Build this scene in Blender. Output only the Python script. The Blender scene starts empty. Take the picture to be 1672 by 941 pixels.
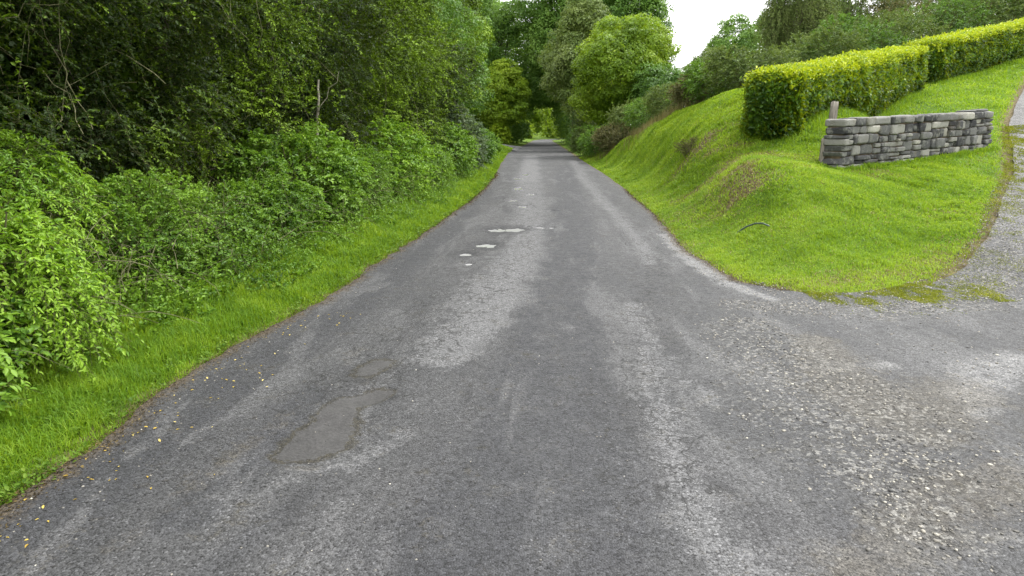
import bpy, math
import numpy as np
from mathutils import Matrix, Vector

sc = bpy.context.scene
R = math.radians
# ---------------------------------------------------------------- camera
CAM_H = 1.8
FPX = 1090.0
TH = math.atan(255.5 / FPX)
PS = math.atan(49 * math.cos(TH) / FPX)
cam_d = bpy.data.cameras.new("camera")
cam = bpy.data.objects.new("camera", cam_d)
sc.collection.objects.link(cam)
cam.location = (0, 0, CAM_H)
cam.rotation_euler = (math.pi / 2 - TH, 0, PS)
cam_d.sensor_width = 36.0
cam_d.lens = 36.0 * FPX / 1672.0
cam_d.clip_start = 0.05
cam_d.clip_end = 3000
sc.camera = cam
# ---------------------------------------------------------------- sky and light (bright overcast)
SUN_EL, SUN_ROT = 58.0, 60.0
w = bpy.data.worlds.new("World")
sc.world = w
w.use_nodes = True
nt = w.node_tree
nt.nodes.clear()
sky = nt.nodes.new("ShaderNodeTexSky")
sky.sky_type = 'NISHITA'
sky.sun_disc = False
sky.sun_elevation = R(SUN_EL)
sky.sun_rotation = R(SUN_ROT)
sky.dust_density = 4.0
sky.air_density = 1.0
hs = nt.nodes.new("ShaderNodeHueSaturation")
hs.inputs['Saturation'].default_value = 0.10
mx = nt.nodes.new("ShaderNodeMix")          # a closed layer of cloud, a little uneven
mx.data_type = 'RGBA'
mx.inputs[0].default_value = 0.75
tc = nt.nodes.new("ShaderNodeTexCoord")
nz = nt.nodes.new("ShaderNodeTexNoise")
nz.inputs['Scale'].default_value = 2.2
nz.inputs['Detail'].default_value = 4
rp = nt.nodes.new("ShaderNodeMapRange")
rp.inputs['To Min'].default_value = 11.0
rp.inputs['To Max'].default_value = 15.0
bg = nt.nodes.new("ShaderNodeBackground")
bg.inputs['Strength'].default_value = 0.11
wo = nt.nodes.new("ShaderNodeOutputWorld")
L_ = nt.links.new
L_(sky.outputs[0], hs.inputs['Color'])
L_(tc.outputs['Generated'], nz.inputs['Vector'])
L_(nz.outputs[0], rp.inputs['Value'])
L_(hs.outputs[0], mx.inputs[6])
L_(rp.outputs[0], mx.inputs[7])
L_(mx.outputs[2], bg.inputs['Color'])
L_(bg.outputs[0], wo.inputs['Surface'])
sun_d = bpy.data.lights.new("sun", 'SUN')
sun_d.energy = 1.5
sun_d.angle = R(14)
sun_d.color = (1.0, 0.97, 0.92)
sun = bpy.data.objects.new("sun", sun_d)
sc.collection.objects.link(sun)
# sky sun_rotation turns clockwise from +Y
sx = math.sin(R(SUN_ROT)) * math.cos(R(SUN_EL)); sy = math.cos(R(SUN_ROT)) * math.cos(R(SUN_EL)); sz = math.sin(R(SUN_EL))
sun.rotation_euler = Vector((sx, sy, sz)).to_track_quat('Z', 'Y').to_euler()
sc.view_settings.view_transform = 'Standard'
sc.view_settings.look = 'None'
sc.view_settings.gamma = 1.0
sc.view_settings.exposure = 1.28
sc.render.engine = 'CYCLES'
sc.cycles.max_bounces = 7
sc.cycles.diffuse_bounces = 4
sc.cycles.glossy_bounces = 2
sc.cycles.transmission_bounces = 4
sc.cycles.transparent_max_bounces = 4
sc.cycles.use_denoising = True
sc.cycles.denoiser = 'OPENIMAGEDENOISE'
sc.cycles.sample_clamp_indirect = 4.0

# ---------------------------------------------------------------- pixel rays (photo is 1672 x 941)
_r = np.array([math.cos(PS), math.sin(PS), 0.0])
_f = np.array([-math.sin(PS), math.cos(PS), 0.0])
_z = np.array([0, 0, 1.0])
_fw = _f * math.cos(TH) - _z * math.sin(TH)
_up = _f * math.sin(TH) + _z * math.cos(TH)
_o = np.array([0, 0, CAM_H])
def ray(px, py): return _fw + _r * (px - 836) / FPX - _up * (py - 470.5) / FPX
def atz(px, py, z=0.0):
    d = ray(px, py); return _o + d * ((z - CAM_H) / d[2])
def atY(px, py, Y):
    d = ray(px, py); return _o + d * (Y / d[1])

# ---------------------------------------------------------------- numpy noise
def _h(ix, iy, iz, seed):
    n = (ix.astype(np.int64) * 374761393 + iy.astype(np.int64) * 668265263 + iz.astype(np.int64) * 2147483647 + seed * 974711) & 0xffffffff
    n = ((n ^ (n >> 13)) * 1274126177) & 0xffffffff
    return ((n ^ (n >> 16)) & 0xffff) / 65535.0
def noise3(x, y, z, seed=0):
    x = np.asarray(x, float); y = np.asarray(y, float) + 0 * x; z = np.asarray(z, float) + 0 * x
    ix, iy, iz = np.floor(x), np.floor(y), np.floor(z)
    fx, fy, fz = x - ix, y - iy, z - iz
    fx, fy, fz = [f * f * (3 - 2 * f) for f in (fx, fy, fz)]
    r = 0
    for dx in (0, 1):
        for dy in (0, 1):
            for dz in (0, 1):
                r = r + _h(ix + dx, iy + dy, iz + dz, seed) * (fx if dx else 1 - fx) * (fy if dy else 1 - fy) * (fz if dz else 1 - fz)
    return r
def fbm(x, y, z=0.0, seed=0, oct=3):
    r = 0; a = 0.5; s = 0
    for k in range(oct):
        r = r + a * noise3(x * 2 ** k, y * 2 ** k, z * 2 ** k if np.ndim(z) else z + 0 * np.asarray(x), seed + k); s += a; a *= 0.5
    return r / s
def smooth(a, b, x):
    t = np.clip((x - a) / (b - a), 0, 1); return t * t * (3 - 2 * t)

# ---------------------------------------------------------------- paved outline
Lpx = [(0, 830), (150, 735), (250, 660), (340, 600), (440, 540), (530, 485), (600, 440), (690, 383), (740, 350), (785, 315), (808, 290), (818, 268), (830, 250)]
Rpx = [(1340, 483), (1290, 476), (1210, 460), (1160, 432), (1120, 410), (1100, 385), (1060, 345), (1015, 305), (980, 280), (950, 262), (925, 245), (910, 236)]
Ledge = [(-2.75, -20), (-2.72, 1.5)] + [tuple(atz(*p)[:2]) for p in Lpx] + [(-2.6, 82), (-2.2, 98), (-1.9, 125), (-1.8, 142), (-.2, 160), (6, 182), (16, 210), (30, 240)]
Redge = [tuple(atz(*p)[:2]) for p in Rpx] + [(1.95, 125), (2.0, 142), (3.4, 158), (10, 180), (20, 208), (34, 237)]
YC = float(Redge[0][1])
Dpx = [((1400, 484), .02), ((1480, 462), .08), ((1560, 420), .2), ((1610, 370), .42), ((1630, 320), .7), ((1648, 280), .97), ((1650, 240), 1.5), ((1645, 200), 2.06), ((1672, 135), 3.59)]
Dedge = [tuple(Redge[0])] + [tuple(atz(*p, z)[:2]) for p, z in Dpx[:5]]
Dedge += [tuple(atY(1648, 280, 15)[:2]), tuple(atY(1642, 200, 20.5)[:2]), tuple(atY(1672, 135, 27)[:2]), (23, 33), (30, 40), (40, 52)]
Dedge[1] = (3.6, YC + .02)
def xL(y): return np.interp(y, [p[1] for p in Ledge], [p[0] for p in Ledge])
def xR(y): return np.interp(y, [p[1] for p in Redge], [p[0] for p in Redge])
def xD(y): return np.interp(y, [p[1] for p in Dedge], [p[0] for p in Dedge])
def xDR(y): return np.interp(y, [-20, -6, 0, 3, 5, YC, 12, 20, 27, 40, 52], [2.6, 3.0, 5.5, 7.5, 9.3, 10.3, 12.6, 17.5, 22.5, 34.5, 45])
PAVED = np.array(Ledge + Redge[::-1] + Dedge[1:] + [(float(xDR(y)), y) for y in (52, 40, 27, 20, 12, YC, 5, 3, 0, -6, -20)])
SIDE = np.array([(-2.6, 66), (-2.6, 80), (-6, 81.5), (-14, 80), (-24, 76), (-24, 72), (-14, 75), (-6, 75), (-3.6, 70)])
def sdist(x, y, poly):
    """signed distance to a polygon, positive outside"""
    x = np.asarray(x, float).ravel(); y = np.asarray(y, float).ravel()
    out = np.empty(len(x))
    A = poly; B = np.roll(poly, -1, 0)
    for s in range(0, len(x), 60000):
        X = x[s:s + 60000, None]; Y = y[s:s + 60000, None]
        ex, ey = (B - A)[:, 0], (B - A)[:, 1]
        wx, wy = X - A[:, 0], Y - A[:, 1]
        t = np.clip((wx * ex + wy * ey) / (ex * ex + ey * ey + 1e-12), 0, 1)
        d = np.sqrt(((wx - ex * t) ** 2 + (wy - ey * t) ** 2).min(1))
        c = (A[:, 1] <= Y) != (B[:, 1] <= Y)
        with np.errstate(divide='ignore', invalid='ignore'):
            xi = A[:, 0] + (Y - A[:, 1]) * ex / ey
        inside = (np.sum(c & (X < xi), 1) % 2) == 1
        out[s:s + 60000] = np.where(inside, -d, d)
    return out

# ---------------------------------------------------------------- terrain height (thin plate through surveyed points)
CP = []
for y in (-20, -10, -4, 0, 2, 4, 6, 8, 10, 13, 16, 20, 25, 32, 40, 52, 66, 82, 100, 125, 150, 172, 202, 237):
    CP += [(float(xL(y)), y, 0.0)]
    CP += [(float(xR(y)) if y > YC else 3.0, y, 0.0)]
    CP += [(float(xL(y)) - 2.5, y, .32), (float(xL(y)) - 9, y, .7)]
CP += [(6, 3, 0), (9, 4, .0), (6, 6, 0), (4.5, 7.4, .02), (8.5, 6.6, .12), (7, 0, 0), (12, 2, .2), (16, 6, .9), (14, -4, .4), (10, -12, 0.2)]
for p, z in Dpx[1:5]: CP.append(tuple(atz(*p, z)))
for a in [(1648, 280, 15), (1642, 200, 20.5), (1672, 135, 27)]:
    q = atY(*a); CP.append(tuple(q)); CP.append((q[0] + 3.6, q[1] - .6, q[2] + .1))
for a in [(1360, 282, 13.8), (1490, 262, 15.2), (1622, 240, 17), (1512, 150, 26), (1560, 133, 27.5), (1672, 105, 30),
          (1275, 226, 16.6), (1225, 185, 18.5), (1220, 147, 21), (1160, 165, 24), (1100, 190, 28), (1050, 215, 32), (1000, 236, 38), (965, 248, 43),
          (1180, 265, 13.8), (1240, 290, 12.2), (1120, 300, 15), (1070, 300, 18), (1060, 262, 23), (1180, 210, 18.5), (1130, 240, 18.5),
          (1300, 330, 11.2), (1400, 340, 10.8), (1500, 330, 11.6), (1560, 300, 13.2), (1420, 205, 21), (1560, 170, 23), (1300, 400, 9.2), (1450, 400, 9.0)]:
    CP.append(tuple(atY(*a)))
CP += [(12, 32, 3.5), (9, 40, 2.8), (16, 42, 4.4), (24, 44, 6.2), (7, 55, 1.3), (14, 60, 3.0), (22, 70, 5.0), (8, 75, 1.0), (8, 95, .8), (18, 95, 4),
       (35, 60, 10), (50, 50, 13), (40, 30, 8.5), (30, 20, 4.8), (40, 0, 3.5), (30, -20, 1.5), (60, 90, 14), (90, 40, 17), (30, 140, 4), (14, 130, 1), (60, 160, 8),
       (-30, 0, 1), (-30, 40, 1), (-30, 90, 1), (-30, 150, 1.5), (-70, 50, 2), (-70, 150, 3), (100, 150, 16), (120, -20, 14), (-60, -30, 1), (0, 280, 5), (-60, 260, 5), (80, 280, 12)]
CP = np.array(CP, float)
def _tps(r2): return 0.5 * r2 * np.log(r2 + 1e-9)
_n = len(CP)
_K = _tps(((CP[:, None, :2] - CP[None, :, :2]) ** 2).sum(-1)) + np.eye(_n) * 0.6
_P = np.c_[np.ones(_n), CP[:, :2]]
_M = np.zeros((_n + 3, _n + 3)); _M[:_n, :_n] = _K; _M[:_n, _n:] = _P; _M[_n:, :_n] = _P.T
_W = np.linalg.solve(_M, np.r_[CP[:, 2], 0, 0, 0])
def tps(x, y):
    out = np.empty(len(x))
    for s in range(0, len(x), 20000):
        X = x[s:s + 20000]; Y = y[s:s + 20000]
        K = _tps((X[:, None] - CP[:, 0]) ** 2 + (Y[:, None] - CP[:, 1]) ** 2)
        out[s:s + 20000] = K @ _W[:_n] + _W[_n] + _W[_n + 1] * X + _W[_n + 2] * Y
    return out
def axis(*segs):
    return np.unique(np.round(np.concatenate([np.arange(a, b, s) for a, b, s in segs]), 4))
GX = axis((-620, -80, 45), (-80, -12, 6), (-12, -5, .5), (-5, 8, .14), (8, 20, .3), (20, 60, 2), (60, 200, 12), (200, 640, 45))
GY = axis((-220, -30, 30), (-30, 1, 1), (1, 24, .16), (24, 46, .5), (46, 100, 2), (100, 260, 10), (260, 900, 60))
MX, MY = np.meshgrid(GX, GY)
def raw_h(x, y):
    xc = np.clip(x, -75, 110); yc = np.clip(y, -25, 270)
    z = tps(xc, yc)
    far = np.hypot(x - xc, y - yc)
    z = z * (1 - smooth(0, 300, far) * .6)
    return z
_x, _y = MX.ravel(), MY.ravel()
_sd = sdist(_x, _y, PAVED)
_pavedflat = (_x < 7.0) | (_y < 5)
_hz = raw_h(_x, _y)
_drive = smooth(4.5, 7.5, _x) * smooth(YC - 1.5, YC + 1.5, _y)       # the drive climbs, the road is level
_road_z = _hz * _drive
_t = smooth(0.0, 2.0, _sd)
HZ = _road_z * (1 - _t) + _hz * _t
HZ = HZ - 0.07 * (1 - smooth(-.12, .18, _sd)) + 0.02 * smooth(0, .4, _sd)
HZ += smooth(.1, 1.2, _sd) * (fbm(_x * .8, _y * .8, 0, 3) - .5) * .10 * smooth(300, 60, np.hypot(_x, _y))
HZ = HZ.reshape(MX.shape)
def H(x, y):
    x = np.asarray(x, float); y = np.asarray(y, float)
    i = np.clip(np.searchsorted(GX, x) - 1, 0, len(GX) - 2); j = np.clip(np.searchsorted(GY, y) - 1, 0, len(GY) - 2)
    u = (x - GX[i]) / (GX[i + 1] - GX[i]); v = (y - GY[j]) / (GY[j + 1] - GY[j])
    return HZ[j, i] * (1 - u) * (1 - v) + HZ[j, i + 1] * u * (1 - v) + HZ[j + 1, i] * (1 - u) * v + HZ[j + 1, i + 1] * u * v

# ---------------------------------------------------------------- object helpers
def tag(o, label=None, cat=None, group=None, kind=None):
    if label: o['label'] = label
    if cat: o['category'] = cat
    if group: o['group'] = group
    if kind: o['kind'] = kind
    return o
def link(o, parent=None):
    sc.collection.objects.link(o)
    if parent is not None: o.parent = parent
    return o
def empty(name, loc=(0, 0, 0), rz=0.0):
    o = bpy.data.objects.new(name, None); o.empty_display_size = .3
    o.location = loc; o.rotation_euler = (0, 0, rz); return link(o)
def mesh_obj(name, V, Fc, mat, parent=None, attrs=None, smooth_=False, offset=None):
    """V (n,3); Fc list of (m,k) arrays of one polygon size each"""
    V = np.asarray(V, np.float32)
    if offset is not None: V = V - np.asarray(offset, np.float32)
    if not isinstance(Fc, (list, tuple)): Fc = [Fc]
    me = bpy.data.meshes.new(name)
    me.vertices.add(len(V)); me.vertices.foreach_set('co', V.ravel())
    loops = np.concatenate([f.ravel() for f in Fc]).astype(np.int32)
    sizes = np.concatenate([np.full(len(f), f.shape[1], np.int32) for f in Fc])
    me.loops.add(len(loops)); me.loops.foreach_set('vertex_index', loops)
    me.polygons.add(len(sizes)); me.polygons.foreach_set('loop_start', np.r_[0, np.cumsum(sizes)[:-1]].astype(np.int32))
    me.update(calc_edges=True)
    if smooth_: me.polygons.foreach_set('use_smooth', np.ones(len(sizes), bool))
    for k, a in (attrs or {}).items():
        at = me.attributes.new(k, 'FLOAT', 'POINT'); at.data.foreach_set('value', np.asarray(a, np.float32).ravel())
    me.materials.append(mat)
    o = bpy.data.objects.new(name, me)
    return link(o, parent)
def copy_tree(o, parent=None):
    c = o.copy(); sc.collection.objects.link(c)
    if parent is not None: c.parent = parent
    for ch in [x for x in o.children]: copy_tree(ch, c)
    return c
def nrm(a): return a / (np.linalg.norm(a, axis=-1, keepdims=True) + 1e-9)

# ---------------------------------------------------------------- materials
class NT:
    def __init__(s, name):
        s.m = bpy.data.materials.new(name); s.m.use_nodes = True; s.t = s.m.node_tree; s.t.nodes.clear()
        s.out = s.n('ShaderNodeOutputMaterial'); s.geo = s.n('ShaderNodeNewGeometry')
        s.tc = None
    def n(s, t, **kw):
        x = s.t.nodes.new(t)
        for k, v in kw.items(): setattr(x, k, v)
        return x
    def l(s, a, b): s.t.links.new(a, b); return b
    def set(s, sock, v):
        if hasattr(v, 'is_linked') or isinstance(v, bpy.types.NodeSocket): s.t.links.new(v, sock)
        elif isinstance(v, (tuple, list)) and sock.type == 'RGBA' and len(v) == 3: sock.default_value = (*v, 1)
        else: sock.default_value = v
    def math(s, op, a, b=0.0, c=0.0, clamp=False):
        x = s.n('ShaderNodeMath', operation=op, use_clamp=clamp)
        for i, v in enumerate((a, b, c)):
            if i < len(x.inputs): s.set(x.inputs[i], v)
        return x.outputs[0]
    def attr(s, name): return s.n('ShaderNodeAttribute', attribute_name=name).outputs['Fac']
    def noise(s, scale, detail=3, rough=.55, vec=None, dist=0.0):
        x = s.n('ShaderNodeTexNoise'); x.inputs['Scale'].default_value = scale; x.inputs['Detail'].default_value = detail
        x.inputs['Roughness'].default_value = rough; x.inputs['Distortion'].default_value = dist
        s.set(x.inputs['Vector'], vec if vec is not None else s.geo.outputs['Position']); return x.outputs[0]
    def vor(s, scale, vec=None, feature='F1', out='Distance', rnd=1.0):
        x = s.n('ShaderNodeTexVoronoi', feature=feature); x.inputs['Scale'].default_value = scale
        x.inputs['Randomness'].default_value = rnd
        s.set(x.inputs['Vector'], vec if vec is not None else s.geo.outputs['Position']); return x.outputs[out]
    def ss(s, v, a, b, lo=0.0, hi=1.0):
        x = s.n('ShaderNodeMapRange', interpolation_type='SMOOTHSTEP')
        for i, q in zip(('Value', 'From Min', 'From Max', 'To Min', 'To Max'), (v, a, b, lo, hi)): s.set(x.inputs[i], q)
        return x.outputs[0]
    def lin(s, v, a, b, lo=0.0, hi=1.0):
        x = s.n('ShaderNodeMapRange')
        for i, q in zip(('Value', 'From Min', 'From Max', 'To Min', 'To Max'), (v, a, b, lo, hi)): s.set(x.inputs[i], q)
        return x.outputs[0]
    def mix(s, f, a, b, blend='MIX'):
        x = s.n('ShaderNodeMix', data_type='RGBA', blend_type=blend)
        s.set(x.inputs[0], f); s.set(x.inputs[6], a); s.set(x.inputs[7], b); return x.outputs[2]
    def ramp(s, v, stops):
        x = s.n('ShaderNodeValToRGB'); e = x.color_ramp.elements
        while len(e) < len(stops): e.new(.5)
        for q, (p, c) in zip(e, stops): q.position = p; q.color = (*c, 1)
        s.set(x.inputs[0], v); return x.outputs[0]
    def scale(s, col, k):
        x = s.n('ShaderNodeVectorMath', operation='SCALE'); s.set(x.inputs[0], col); s.set(x.inputs['Scale'], k); return x.outputs[0]
    def bump(s, h, strength=.5, dist=.01):
        x = s.n('ShaderNodeBump'); x.inputs['Strength'].default_value = strength; x.inputs['Distance'].default_value = dist
        s.set(x.inputs['Height'], h); return x.outputs[0]
    def bsdf(s, col, rough=.8, normal=None, spec=.5):
        x = s.n('ShaderNodeBsdfPrincipled'); s.set(x.inputs['Base Color'], col); s.set(x.inputs['Roughness'], rough)
        s.set(x.inputs['Specular IOR Level'], spec)
        if normal is not None: s.set(x.inputs['Normal'], normal)
        return x.outputs[0]
    def done(s, sh): s.l(sh, s.out.inputs['Surface']); return s.m

def leaf_mat(name, dark, mid, light, trans=.3, rough=.5, spec=.35, big=.5):
    t = NT(name)
    tint = t.attr('tint')
    n = t.noise(big, 2)
    f = t.math('ADD', tint, t.lin(n, .3, .7, -.22, .22), clamp=True)
    col = t.ramp(f, [(0, dark), (.5, mid), (1, light)])
    p = t.bsdf(col, rough, spec=spec)
    tr = t.n('ShaderNodeBsdfTranslucent')
    t.set(tr.inputs['Color'], t.mix(.5, col, (light[0] * 1.5, light[1] * 1.5, light[2] * .6)))
    ms = t.n('ShaderNodeMixShader'); ms.inputs[0].default_value = trans
    t.l(p, ms.inputs[1]); t.l(tr.outputs[0], ms.inputs[2])
    return t.done(ms.outputs[0])
def bark_mat(name, a, b, moss=None):
    t = NT(name)
    n = t.noise(9, 5, .65); n2 = t.noise(60, 3)
    col = t.mix(t.ss(n, .35, .65), a, b)
    if moss: col = t.mix(t.ss(t.noise(4, 3), .45, .62), col, moss)
    return t.done(t.bsdf(col, .9, t.bump(t.math('ADD', n, n2), .6, .01), .2))

# ---------------------------------------------------------------- leaves
def leaf_verts(P, A, N, s, wr=.5, fold=.12, kind=6):
    """P base, A axis, N normal, s length -> verts, faces"""
    n = len(P); A = nrm(A); B = nrm(np.cross(A, N)); N = np.cross(B, A)
    s = np.broadcast_to(np.asarray(s, float), (n,))[:, None]
    W = s * wr * .5
    if kind == 4:
        V = np.stack([P, P + A * s * .42 + B * W + N * s * fold, P + A * s, P + A * s * .42 - B * W + N * s * fold], 1)
        b = np.arange(n)[:, None] * 4
        return V.reshape(-1, 3), [np.concatenate([b + [0, 1, 2], b + [0, 2, 3]], 0)], 4
    V = np.stack([P, P + A * s * .28 + B * W * .9 + N * s * fold * .8, P + A * s * .62 + B * W * .85 + N * s * fold * .7,
                  P + A * s - N * s * .08, P + A * s * .62 - B * W * .85 + N * s * fold * .7, P + A * s * .28 - B * W * .9 + N * s * fold * .8], 1)
    b = np.arange(n)[:, None] * 6
    return V.reshape(-1, 3), [np.concatenate([b + [0, 1, 2, 3], b + [0, 3, 4, 5]], 0)], 6
class Acc:
    """collects vertices, faces and one tint per vertex for ONE mesh"""
    def __init__(s): s.V = []; s.F = {}; s.T = []; s.n = 0
    def add(s, V, Fs, tint=0.5):
        for f in Fs: s.F.setdefault(f.shape[1], []).append(f + s.n)
        s.V.append(V); s.T.append(np.broadcast_to(np.asarray(tint, float), (len(V),))); s.n += len(V)
    def leaves(s, P, A, N, size, tint, wr=.5, fold=.12, kind=6):
        V, Fs, k = leaf_verts(P, A, N, size, wr, fold, kind)
        s.add(V, Fs, np.repeat(np.broadcast_to(np.asarray(tint, float), (len(P),)), k))
    def tubes(s, Q, r, sides=3, tint=.5):
        """Q (n,m,3) polylines, r (n,m) radii"""
        n, m, _ = Q.shape
        r = np.broadcast_to(r, (n, m))
        T = nrm(np.gradient(Q, axis=1)); U = nrm(np.cross(T, np.array([.31, .17, .93]))); W = np.cross(T, U)
        a = np.arange(sides) * 2 * np.pi / sides
        V = Q[:, :, None] + r[:, :, None, None] * (np.cos(a)[None, None, :, None] * U[:, :, None] + np.sin(a)[None, None, :, None] * W[:, :, None])
        i = np.arange(m - 1)[:, None]; j = np.arange(sides)[None]
        f = np.stack([i * sides + j, i * sides + (j + 1) % sides, (i + 1) * sides + (j + 1) % sides, (i + 1) * sides + j], -1).reshape(-1, 4)
        f = (f[None] + (np.arange(n) * m * sides)[:, None, None]).reshape(-1, 4)
        s.add(V.reshape(-1, 3), [f], tint)
    def obj(s, name, mat, parent=None, smooth_=False, offset=None):
        return mesh_obj(name, np.concatenate(s.V), [np.concatenate(v) for v in s.F.values()], mat, parent, {'tint': np.concatenate(s.T)}, smooth_, offset)

def sprays(rng, leaf, twig, S, D, L, nleaf, size, tint, droop=.3, wiggle=.1, wr=.5, twig_r=.004, flat=.5, kind=6, spread=.9, start=.1):
    """leafy shoots: start S (n,3), direction D, length L"""
    n = len(S); D = nrm(D); L = np.broadcast_to(L, (n,))
    B0 = nrm(np.cross(D, rng.normal(0, 1, (n, 3)) + [0, 0, .5]))
    ph = rng.uniform(0, 6.28, n)
    def pt(t):
        t_ = t[..., None]
        p = S[:, None] + D[:, None] * (L[:, None, None] * t_)
        p = p + B0[:, None] * (np.sin(t * 4 + ph[:, None]) - np.sin(ph)[:, None])[..., None] * (L * wiggle)[:, None, None]
        p[..., 2] -= droop * L[:, None] * t * t
        return p
    if twig is not None:
        t = np.broadcast_to(np.linspace(0, 1, 5), (n, 5))
        twig.tubes(pt(t), twig_r * np.linspace(1, .35, 5)[None], 3, np.repeat(rng.uniform(0, 1, n), 15))
    t = np.sort(rng.uniform(start, 1.0, (n, nleaf)), 1)
    P = pt(t); T = nrm(pt(t + .02) - P)
    Bs = nrm(np.cross(T, np.array([0, 0, 1.0])) + rng.normal(0, .35, T.shape))
    sg = np.where(np.arange(nleaf) % 2, 1.0, -1.0)[None, :, None]
    A = nrm(T * (.45 + .5 * t[..., None] ** 3) + Bs * sg * spread + rng.normal(0, .3, T.shape) + [0, 0, -.12])
    N = nrm(np.array([0, 0, 1.0]) * flat + D[:, None] * (.35) + rng.normal(0, .38, T.shape))
    sz = size * rng.uniform(.65, 1.2, (n, nleaf)) * (1 - .3 * t ** 4)
    tn = np.broadcast_to(np.asarray(tint), (n,))[:, None] + rng.normal(0, .12, (n, nleaf)) + rng.normal(0, .12, (n, 1)) + .2 * (t - .5)
    leaf.leaves(P.reshape(-1, 3), A.reshape(-1, 3), N.reshape(-1, 3), sz.ravel(), np.clip(tn, 0, 1).ravel(), wr, .12, kind)

def clumps(rng, leaf, C, O, r, nl, size, tint, wr=.6, squash=.65, kind=4, droop=.2):
    """domed billows of leaves round centres C facing O"""
    n = len(C); r = np.broadcast_to(r, (n,))
    d = nrm(rng.normal(0, 1, (n, nl, 3)) + O[:, None] * .9 + [0, 0, .45])
    rad = rng.uniform(.55, 1.0, (n, nl)) ** .6
    P = C[:, None] + d * (rad * r[:, None])[..., None] * [1, 1, squash]
    N = nrm(d + rng.normal(0, .35, d.shape) + [0, 0, .35])
    A = nrm(np.cross(N, rng.normal(0, 1, d.shape)) + O[:, None] * .4 + [0, 0, -droop])
    tn = np.broadcast_to(np.asarray(tint), (n,))[:, None] + rng.normal(0, .1, (n, nl))
    leaf.leaves(P.reshape(-1, 3), A.reshape(-1, 3), N.reshape(-1, 3), (size * rng.uniform(.7, 1.2, (n, nl))).ravel(), np.clip(tn, 0, 1).ravel(), wr, .1, kind)

def lobe_points(rng, lobes, n, inner=.25, face=None, zmin=None):
    """points near the skin of a union of ellipsoids, with their outward direction"""
    C = np.array([l[0] for l in lobes], float); Rr = np.array([np.broadcast_to(l[1], (3,)) for l in lobes], float)
    wgt = (Rr.prod(1)) ** (2 / 3); wgt /= wgt.sum()
    Ps, Ds = [], []
    tot = 0
    while tot < n:
        k = rng.choice(len(C), n, p=wgt)
        d = nrm(rng.normal(0, 1, (n, 3)))
        if face is not None:
            keep = (d @ np.asarray(face, float)) > rng.uniform(-1.1, .6, n)
            k, d = k[keep], d[keep]
        u = np.where(rng.uniform(0, 1, len(k)) < inner, rng.uniform(.25, .8, len(k)), rng.uniform(.8, 1.0, len(k)))
        P = C[k] + d * Rr[k] * u[:, None]
        q = (((P[:, None] - C[None]) / Rr[None]) ** 2).sum(-1); q[np.arange(len(k)), k] = 9
        ok = q.min(1) > .55
        if zmin is not None: ok &= P[:, 2] > zmin
        Ps.append(P[ok]); Ds.append(d[ok]); tot += ok.sum()
    return np.concatenate(Ps)[:n], np.concatenate(Ds)[:n]

def bez(a, b, k=6, sag=0.0, wob=0.0, rng=None):
    t = np.linspace(0, 1, k)[:, None]; a = np.asarray(a, float); b = np.asarray(b, float)
    p = a * (1 - t) + b * t; p[:, 2] += sag * np.sin(np.pi * t[:, 0])
    if rng is not None: p[1:-1] += rng.normal(0, wob, (k - 2, 3))
    return p
def wood(root, rng, base, top, r0, r1, ends, mat, limb_r=.5, names=('trunk', 'limb'), wob=.06):
    a = Acc(); Q = bez(base, top, 9, 0, wob, rng); Q[0, 2] -= .15
    rr = np.linspace(1, 0, 9) ** 1.2 * (r0 - r1) + r1; rr[0] *= 1.3
    a.tubes(Q[None], rr[None], 10, .5); a.obj(names[0], mat, root, True)
    if len(ends):
        b = Acc()
        for e in ends:
            k = rng.integers(3, 8); s = Q[k]
            q = bez(s, e, 7, .12 * np.linalg.norm(np.asarray(e) - s), wob * 1.5, rng)
            lr = min(rr[k] * limb_r, .4 * r0)
            b.tubes(q[None], (np.linspace(1, .18, 7) * lr)[None], 6, .5)
        b.obj(names[1], mat, root, True)

BARK = bark_mat('bark', (.10, .085, .06), (.21, .19, .14), (.09, .12, .04))
BARK_PALE = bark_mat('pale_bark', (.22, .2, .15), (.4, .37, .3))
tt = NT('twig_bark'); _n3 = tt.noise(9, 4, .6)
TWIG = tt.done(tt.bsdf(tt.mix(tt.ss(tt.attr('tint'), 1.4, 1.6), tt.mix(_n3, (.06, .055, .03), (.12, .12, .05)), tt.mix(tt.ss(_n3, .4, .6), (.08, .085, .035), (.2, .19, .11))), .9, None, .2))
BARK_DARK = bark_mat('dark_bark', (.04, .035, .025), (.09, .08, .06))
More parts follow.
